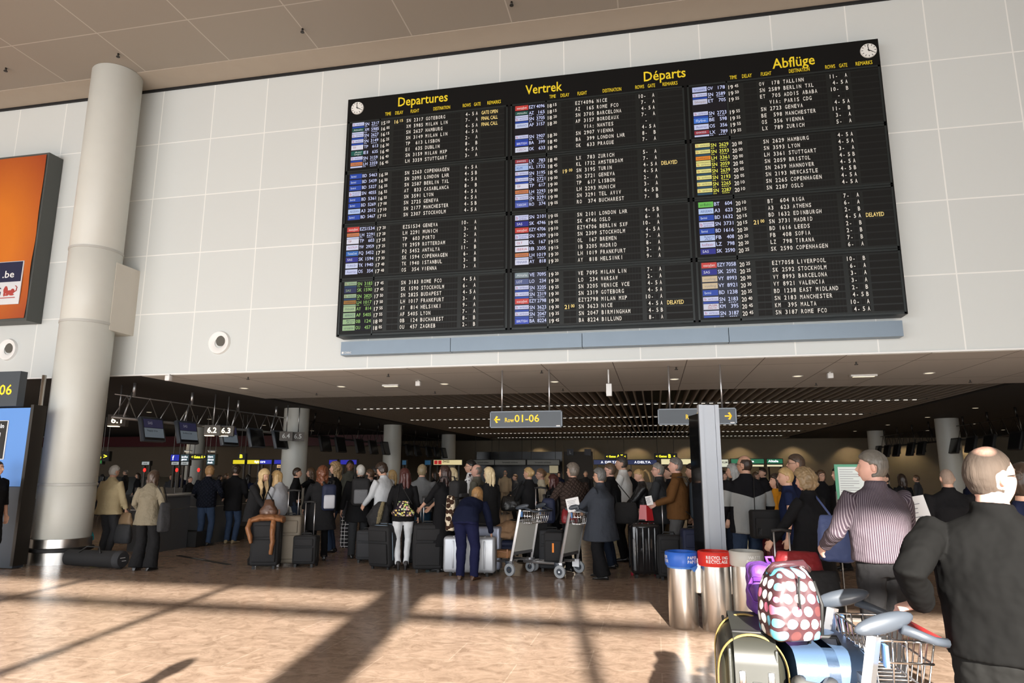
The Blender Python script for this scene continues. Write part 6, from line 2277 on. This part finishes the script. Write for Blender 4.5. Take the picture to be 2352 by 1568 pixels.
for px, w_ in ((326, 'left of the two close panels'), (394, 'first of two close panels'), (416, 'second of two close panels')):
    LS('pale small desk panel, ' + w_, px, px + 17, 1060, 1067, 20, (.35, .38, .38), (('desk', .2, .3, .4, .6, m_lk),), .7)
LS('small yellow lit letter B sign above the yellow desk band', 548, 562, 1043, 1053, 20, m_gb, (('B', .2, .15, .8, .5, m_gy),))
LS('yellow lit desk band, left one of two', 535, 562, 1056, 1065, 21, (.75, .62, .02), ())
LS('yellow and blue lit desk band with white lettering', 568, 596, 1056, 1065, 21, (.75, .62, .02), (('flight', .6, .3, .5, .4, m_lw),))
LS('blue lit desk band continuing the yellow one', 597, 624, 1056, 1065, 21, (.02, .03, .42), (('care', .02, .3, .6, .45, m_lw),))
LS('blue lit desk band left of the round column', 630, 660, 1056, 1065, 21, (.015, .02, .36), ())
LS('orange lit small desk sign under the blue band', 636, 661, 1067, 1074, 21, (.6, .38, .18), (('information', .1, .3, .4, .8, m_lk),))
LS('small lit baggage word sign right of the orange one', 664, 688, 1068, 1073, 21, m_gb, (('Baggage', .1, .2, .6, .8, m_lw),))
LS('blue lit band right of the round column, shorter one', 756, 774, 1056, 1066, 24, (.015, .015, .3), ())
LS('blue lit band right of the round column, longer one', 782, 819, 1056, 1066, 24, (.015, .015, .33), ())
LS('dark blue airline sign with white lettering between two far columns', 891, 920, 1057, 1067, 28, (.015, .07, .16), (('UNITED', .12, .32, .4, .6, m_lw),))
LS('plain teal blue lit panel between the airline sign and the column', 924, 933, 1057, 1067, 28, (.01, .05, .10), ())
LS('plain teal blue lit panel right of the second column', 976, 989, 1057, 1067, 28, (.01, .05, .10), ())
tt = LS('cream lit airline sign with red blocks', 996, 1061, 1056, 1067, 30, (.72, .60, .32), (('SWISS', .32, .45, .45, .24, m_lk),))
s = MB()
wq = at(1061, 1067, 30).x - at(996, 1067, 30).x
hq = at(996, 1056, 30).z - at(996, 1067, 30).z
for u in (.02, .16):
    s.quad((wq * u, -.012, hq * .1), (wq * (u + .12), -.012, hq * .1), (wq * (u + .12), -.012, hq * .9), (wq * u, -.012, hq * .9))
s.build('red_blocks', m_lr, tt)
LS('dark blue airline sign at the back, left one of the pair', 1364, 1432, 1056, 1066, 35, (.012, .02, .075), (('DELTA', .38, .25, .5, .42, m_lw), ('A', .24, .25, .5, .08, m_lw)))
LS('dark blue airline sign at the back, right one of the pair', 1441, 1508, 1056, 1066, 35, (.012, .02, .075), (('DELTA', .35, .25, .5, .45, m_lw), ('A', .24, .25, .5, .08, m_lw)))
LS('black gate sign with yellow Gates A T above the dark blue sign', 1390, 1439, 1043, 1052, 33, m_gb, (('< Gates', .05, .2, .5, .45, m_gy), ('A T', .55, .15, .75, .28, m_gy), ('<', .88, .2, .5, .08, m_gy)))
LS('black gate sign with yellow Gates B in the middle of the back', 1504, 1554, 1042, 1052, 33, m_gb, (('< Gates', .05, .2, .5, .5, m_gy), ('B', .62, .1, .8, .12, m_gy), ('<', .85, .2, .5, .08, m_gy)))
LS('cream lit desk sign left of the tall grey post', 1519, 1592, 1054, 1066, 35, (.80, .72, .42), ())
LS('cream lit desk sign just right of the tall grey post', 1656, 1672, 1055, 1072, 35, (.6, .62, .5), (('KLM', .2, .5, .25, .7, m_lk),))
LS('green airline sign behind the man in the two-tone jacket, left one', 1680, 1754, 1054, 1064, 35, (.01, .15, .07), (('Alitalia', .3, .3, .45, .4, m_lw),))
LS('green airline sign with white lettering, right one', 1762, 1797, 1054, 1064, 35, (.01, .15, .07), (('Alitalia', .08, .3, .5, .65, m_lw),))
for a_, b2_, w_ in ((1680, 1754, 'left'), (1762, 1797, 'right')):
    LS('pale lit strip under the %s green airline sign' % w_, a_, b2_, 1067, 1071, 35, (.75, .70, .45), ())
for a_, b2_, w_ in ((1085, 1135, 'left'), (1137, 1207, 'middle'), (1211, 1284, 'right')):
    LS('dim glass header with faint airline lettering at the back, %s one' % w_, a_, b2_, 1056, 1067, 36, (.07, .068, .06), (('brussels airlines', .25, .35, .3, .5, m_lk),), .6)
LS('pale poster with plane tail seen at the far back between heads', 1262, 1282, 1069, 1086, 36.5, (.28, .24, .15), ())
# dark shopfront with wall-washed wall above
s = MB()
s.box((at(1190, 1080, 38).x, 38.3, 1.3), (at(1293, 1080, 38).x - at(1095, 1080, 38).x, .2, 2.6))
struct(s, 'wall_shopfront', mat('shopfront_dark', (.012, .012, .014), .2))
s = MB()
for px in (1293, 1364):
    s.box((at(px, 1060, 38).x, 38.1, 1.5), (.06, .1, 3))
struct(s, 'trim_5', m_beige)
struct(MB().box((at(1328, 1060, 38).x, 38.2, 1.3), (at(1362, 1060, 38).x - at(1296, 1060, 38).x, .1, 2.6)), 'door_1', mat('door_brown', (.04, .032, .024), .5))
for px, w_ in ((1300 + 10, 'left'), (1350, 'right')):
    p = at(px, 1038, 37.9)
    t = thing('wall_panel', 'small dark square sign high on the back wall, %s one over the brown door' % w_, 'sign', (p.x, 37.9, p.z))
    MB().box((0, 0, 0), (.36, .05, .34)).build('plate', mat('plate_navy', (.01, .012, .03), .4), t)
    if w_ == 'left':
        s = MB()
        text(s, 'L', (-.05, -.028, -.08), X3, Z3, .16, .1, bold=.03)
        s.build('symbol', m_white, t)
# red accents at the far left desks
for px, w_ in ((332, 'left'), (406, 'middle'), (456, 'right')):
    p = at(px, 1079, 19)
    t = thing('signal_lamp', 'small red signal lamp on the far left desks, %s one' % w_, 'lamp', (p.x, 19, p.z))
    MB().ell((0, 0, 0), (.04, .04, .06), 8).build('lamp_glass', mat('lamp_red', (.5, .01, .01), .4, emit=(1, .02, .015), estr=2.5), t, True)
    MB().cyl((0, 0, -p.z / 2 - .03), .015, p.z - .06, 8).build('lamp_stem', m_dkmetal, t)
struct(MB().box((-22, 30, 2.95), (20, .3, .5)), 'trim_6', mat('band_dark_red', (.06, .005, .008), .5))
struct(MB().box((-22, 31, 2.0), (20, .2, 1.6)), 'wall_left_back', mat('far_wall_brown', (.13, .10, .07), .8))
for k, px in enumerate((432, 487, 420, 500)):
    p = atz(px, (1034, 1036, 1010, 1012)[k], SOF - .02) if k > 1 else at(px, 1034, 22)
    t = thing('ceiling_lamp', 'small warm ceiling lamp deep at left, ' + ('first by the yellow gates sign', 'second by the yellow gates sign', 'higher one at left', 'higher one at right')[k], 'lamp', p)
    MB().lathe((0, 0, 0), [(.16, 0), (.13, -.05)], 16).build('shade', m_white, t)
    MB().cyl((0, 0, -.055), .12, .008, 14).build('lamp_disc', MATS['lamp_cream'], t)
# downlights in the dark ceilings
dl = None
pts = [(x_, y_) for y_ in (13.2, 15.8, 18.5, 21.5, 25, 29, 33.5) for x_ in (-12.5, -15.5, -19.5, 9.0, 12.0, 15.0)]
for k, (x_, y_) in enumerate(pts):
    if dl is None:
        dl = thing('downlight', '', 'downlight', (x_, y_, SOF + .04), group='downlights in the dark side ceilings')
        MB().lathe((0, 0, 0), [(.09, -.001), (.10, -.012), (.11, -.001)], 16).build('trim_ring', m_dkmetal, dl)
        MB().cyl((0, 0, -.006), .075, .006, 14).build('lamp_disc', MATS['lamp_cream'], dl)
        o = dl
    else:
        o = copy_tree(dl)
        o.location = (x_, y_, SOF)
    o.location.z = SOF - .004
    o['label'] = 'small recessed lamp in the dark ceiling at %s, %s' % ('left' if x_ < 0 else 'right', 'over the near desks' if y_ < 17 else 'in the middle of the hall' if y_ < 27 else 'far back')
# real light: wall washers on the back wall, ceiling lamps over the desks
for k in range(9):
    l = bpy.data.lights.new('wall_washer', 'SPOT')
    l.energy = 32
    l.color = (1, .78, .48)
    l.spot_size = R_(100)
    l.spot_blend = .6
    l.shadow_soft_size = .08
    o = bpy.data.objects.new('wall_washer', l)
    o.location = (-6.8 + k * 2.9, YB - .9, SOF - .35)
    o.rotation_euler = (R_(35), 0, 0)
    COL.objects.link(o)
for (x_, y_, e_) in ((-12.5, 14.5, 22), (-12.5, 22, 22), (-20, 26, 40), (-4, 22, 50), (4, 22, 50), (-4, 32, 60), (4, 32, 60), (12, 22, 30), (12, 30, 30)):
    l = bpy.data.lights.new('ceiling_lamp_light', 'AREA')
    l.energy = e_
    l.size = 1.2
    l.color = (1, .82, .6)
    o = bpy.data.objects.new('ceiling_lamp_light', l)
    o.location = (x_, y_, SOF - .1)
    COL.objects.link(o)

# ---------------------------------------------------------------- left edge: billboard, kiosk
Yb = 10.78
a, b_ = at(0, 352, Yb), at(112, 349, Yb)
z1, z0 = 8.02, 4.55
xr = b_.x
z1 = b_.z
z0 = at(62, 735, Yb).z
t = thing('billboard', 'big orange lit advertising box on the wall at the left edge', 'billboard', (xr, Yb, z0))
hb = z1 - z0
MB().box((-1.6, .19, hb / 2), (3.2, .34, hb)).build('case', mat('case_grey', (.075, .08, .075), .5), t)
m_or = mat('banner_orange', (.62, .16, .02), .45, bump=(1.3, .35, .05))
nt, bs = nodes_of(m_or)
tc = nt.nodes.new('ShaderNodeTexCoord')
gr = nt.nodes.new('ShaderNodeTexGradient')
gr.gradient_type = 'SPHERICAL'
mp = nt.nodes.new('ShaderNodeMapping')
mp.inputs['Location'].default_value = (.55, 0, -.62)
mp.inputs['Scale'].default_value = (.55, 0, .36)
nt.links.new(tc.outputs['Object'], mp.inputs[0])
nt.links.new(mp.outputs[0], gr.inputs[0])
rp = nt.nodes.new('ShaderNodeValToRGB')
rp.color_ramp.elements[0].color = (.24, .014, .012, 1)
rp.color_ramp.elements[1].color = (.62, .17, .012, 1)
rp.color_ramp.elements[1].position = .75
nt.links.new(gr.outputs['Fac'], rp.inputs[0])
nt.links.new(rp.outputs[0], bs.inputs['Base Color'])
s = MB()
nxs, nzs = 24, 24
vs = [(-3.14 + 3.1 * i / nxs, -.002 - .012 * math.sin(i * .9 + j * .7) * (1 if j < 14 else .3), .05 + (hb - .1) * j / nzs) for j in range(nzs + 1) for i in range(nxs + 1)]
s.add(vs, [(j * (nxs + 1) + i, j * (nxs + 1) + i + 1, (j + 1) * (nxs + 1) + i + 1, (j + 1) * (nxs + 1) + i) for j in range(nzs) for i in range(nxs)])
s.build('banner', m_or, t, True)
q0, q1 = at(56, 598, Yb - .02), at(50, 697, Yb - .02)
wz0, wz1 = q1.z - z0, q0.z - z0
wx1 = q0.x - xr
s = MB()
s.rbox((wx1 - .6, -.012, (wz0 + wz1) / 2), (1.2, .02, wz1 - wz0), .006, 2)
so1 = s.build('logo_plate', mat('plate_white', (.62, .64, .66), .5), t, 'auto')
s = MB()
hm_ = wz0 + (wz1 - wz0) * .52
s.box((wx1 - .62, -.024, (hm_ + wz1 - .015) / 2), (1.20, .004, wz1 - hm_ - .015))
s.build('navy_panel', mat('plate_navy_dark', (.012, .014, .05), .5), so1)
s = MB()
text(s, '.be', (wx1 - .47, -.028, hm_ + .09), X3, Z3, .14, .28, 0, bold=.01)
s.build('web_lettering', m_white, so1)
s = MB()
text(s, 'ING', (wx1 - .80, -.026, hm_ - .28), X3, Z3, .17, .34, 0, bold=.0)
s.build('bank_lettering', mat('letter_navy', (.02, .02, .08), .5), so1)
s = MB()
lx, lz = wx1 - .25, hm_ - .22       # small red sitting lion emblem from blobs
for (dx_, dz_, rx_, rz_) in ((-.10, .05, .055, .07), (-.10, .10, .035, .035), (0, 0, .10, .045), (.07, .02, .05, .055), (-.12, -.03, .025, .05), (-.06, -.05, .05, .02), (.06, -.05, .06, .018)):
    s.ell((lx + dx_, -.024, lz + dz_), (rx_, .004, rz_), 8)
s.tube([(lx + .10, -.026, lz), (lx + .16, -.026, lz + .03), (lx + .17, -.026, lz + .10), (lx + .13, -.026, lz + .13)], .010, 6)
s.box((wx1 - .5, -.026, lz - .11), (.8, .003, .016))
s.build('red_lion_emblem', mat('emblem_red', (.40, .05, .04), .5), so1)
# 06 row sign
Yk = 9.6
q0, q1 = at(49, 852, Yk), at(40, 932, Yk)
t = thing('hanging_sign', 'dark row sign ending in yellow 06 at the left edge above the blue kiosk', 'sign', (q0.x, Yk, q1.z))
hs_ = q0.z - q1.z
MB().box((-.7, .06, hs_ / 2), (1.4, .14, hs_)).build('panel', m_sign, t)
s = MB()
text(s, '01-06', (-.13, -.012, hs_ * .33), X3, Z3, .17, .62, 0, 'r', bold=.012)
s.build('letters', m_syel, t)
# kiosk
q0, q1 = at(72, 936, Yk), at(50, 1117, Yk)
t = thing('information_kiosk', 'blue lit information kiosk cut by the left edge, beside the cream column', 'kiosk', (q0.x, Yk, 0))
MB().box((-.8, .1, (q0.z + q1.z) / 2), (1.6, .2, q0.z - q1.z)).build('blue_panel', mat('kiosk_blue', (.09, .22, .52), .3, emit=(.10, .22, .50), estr=.35), t)
MB().box((.03, .12, (q0.z + .1) / 2), (.06, .26, q0.z)).build('side_frame', m_dkmetal, t)
MB().box((-.8, .14, q1.z / 2), (1.6, .2, q1.z - .02)).build('base_cabinet', m_tplast, t)
i0, i1 = at(22, 965, Yk), at(14, 1055, Yk)
s = MB()
s.rbox((i0.x - q0.x - .55, -.008, (i0.z + i1.z) / 2), (1.1, .02, i0.z - i1.z), .008, 2)
ip = s.build('white_border', m_white, t, 'auto')
s = MB()
s.box((i0.x - q0.x - .56, -.020, (i0.z + i1.z) / 2), (1.09, .006, i0.z - i1.z - .025))
s.build('dark_inset', m_gb, ip)
s = MB()
text(s, 'Check-In', (i0.x - q0.x - .07, -.025, i0.z - .13), X3, Z3, .07, .40, 0, 'r')
s.box((i0.x - q0.x - .35, -.024, i0.z - .36), (.45, .004, .3))
s.build('inset_lettering', m_lw, ip)
# steel posts between kiosk and column
for px, l, r_ in ((84, 'tall brushed steel post left of the cream column', .035),):
    p = at(px, 1000, 10.0)
    t = thing('steel_post', l, 'post', (p.x, 10.0, 0))
    MB().cyl((0, 0, at(84, 862, 10).z / 2), r_, at(84, 862, 10).z, 16).build('tube', m_steel, t, True)
    MB().cyl((0, 0, .02), r_ * 1.8, .04, 16).build('foot', m_steel, t)
t = thing('glass_partition', 'dark glass partition with steel edges between the kiosk and the cream column', 'partition', (at(100, 1100, 10.25).x, 10.25, 0), R_(80))
zt3 = at(100, 935, 10.25).z
MB().box((.4, 0, zt3 / 2), (.8, .015, zt3)).build('pane', mat('glass_dark_green', (.02, .025, .022), .08, trans=.6), t)
for x_ in (0, .8):
    MB().box((x_, 0, zt3 / 2), (.045, .05, zt3)).build('edge_profile', m_steel, t)
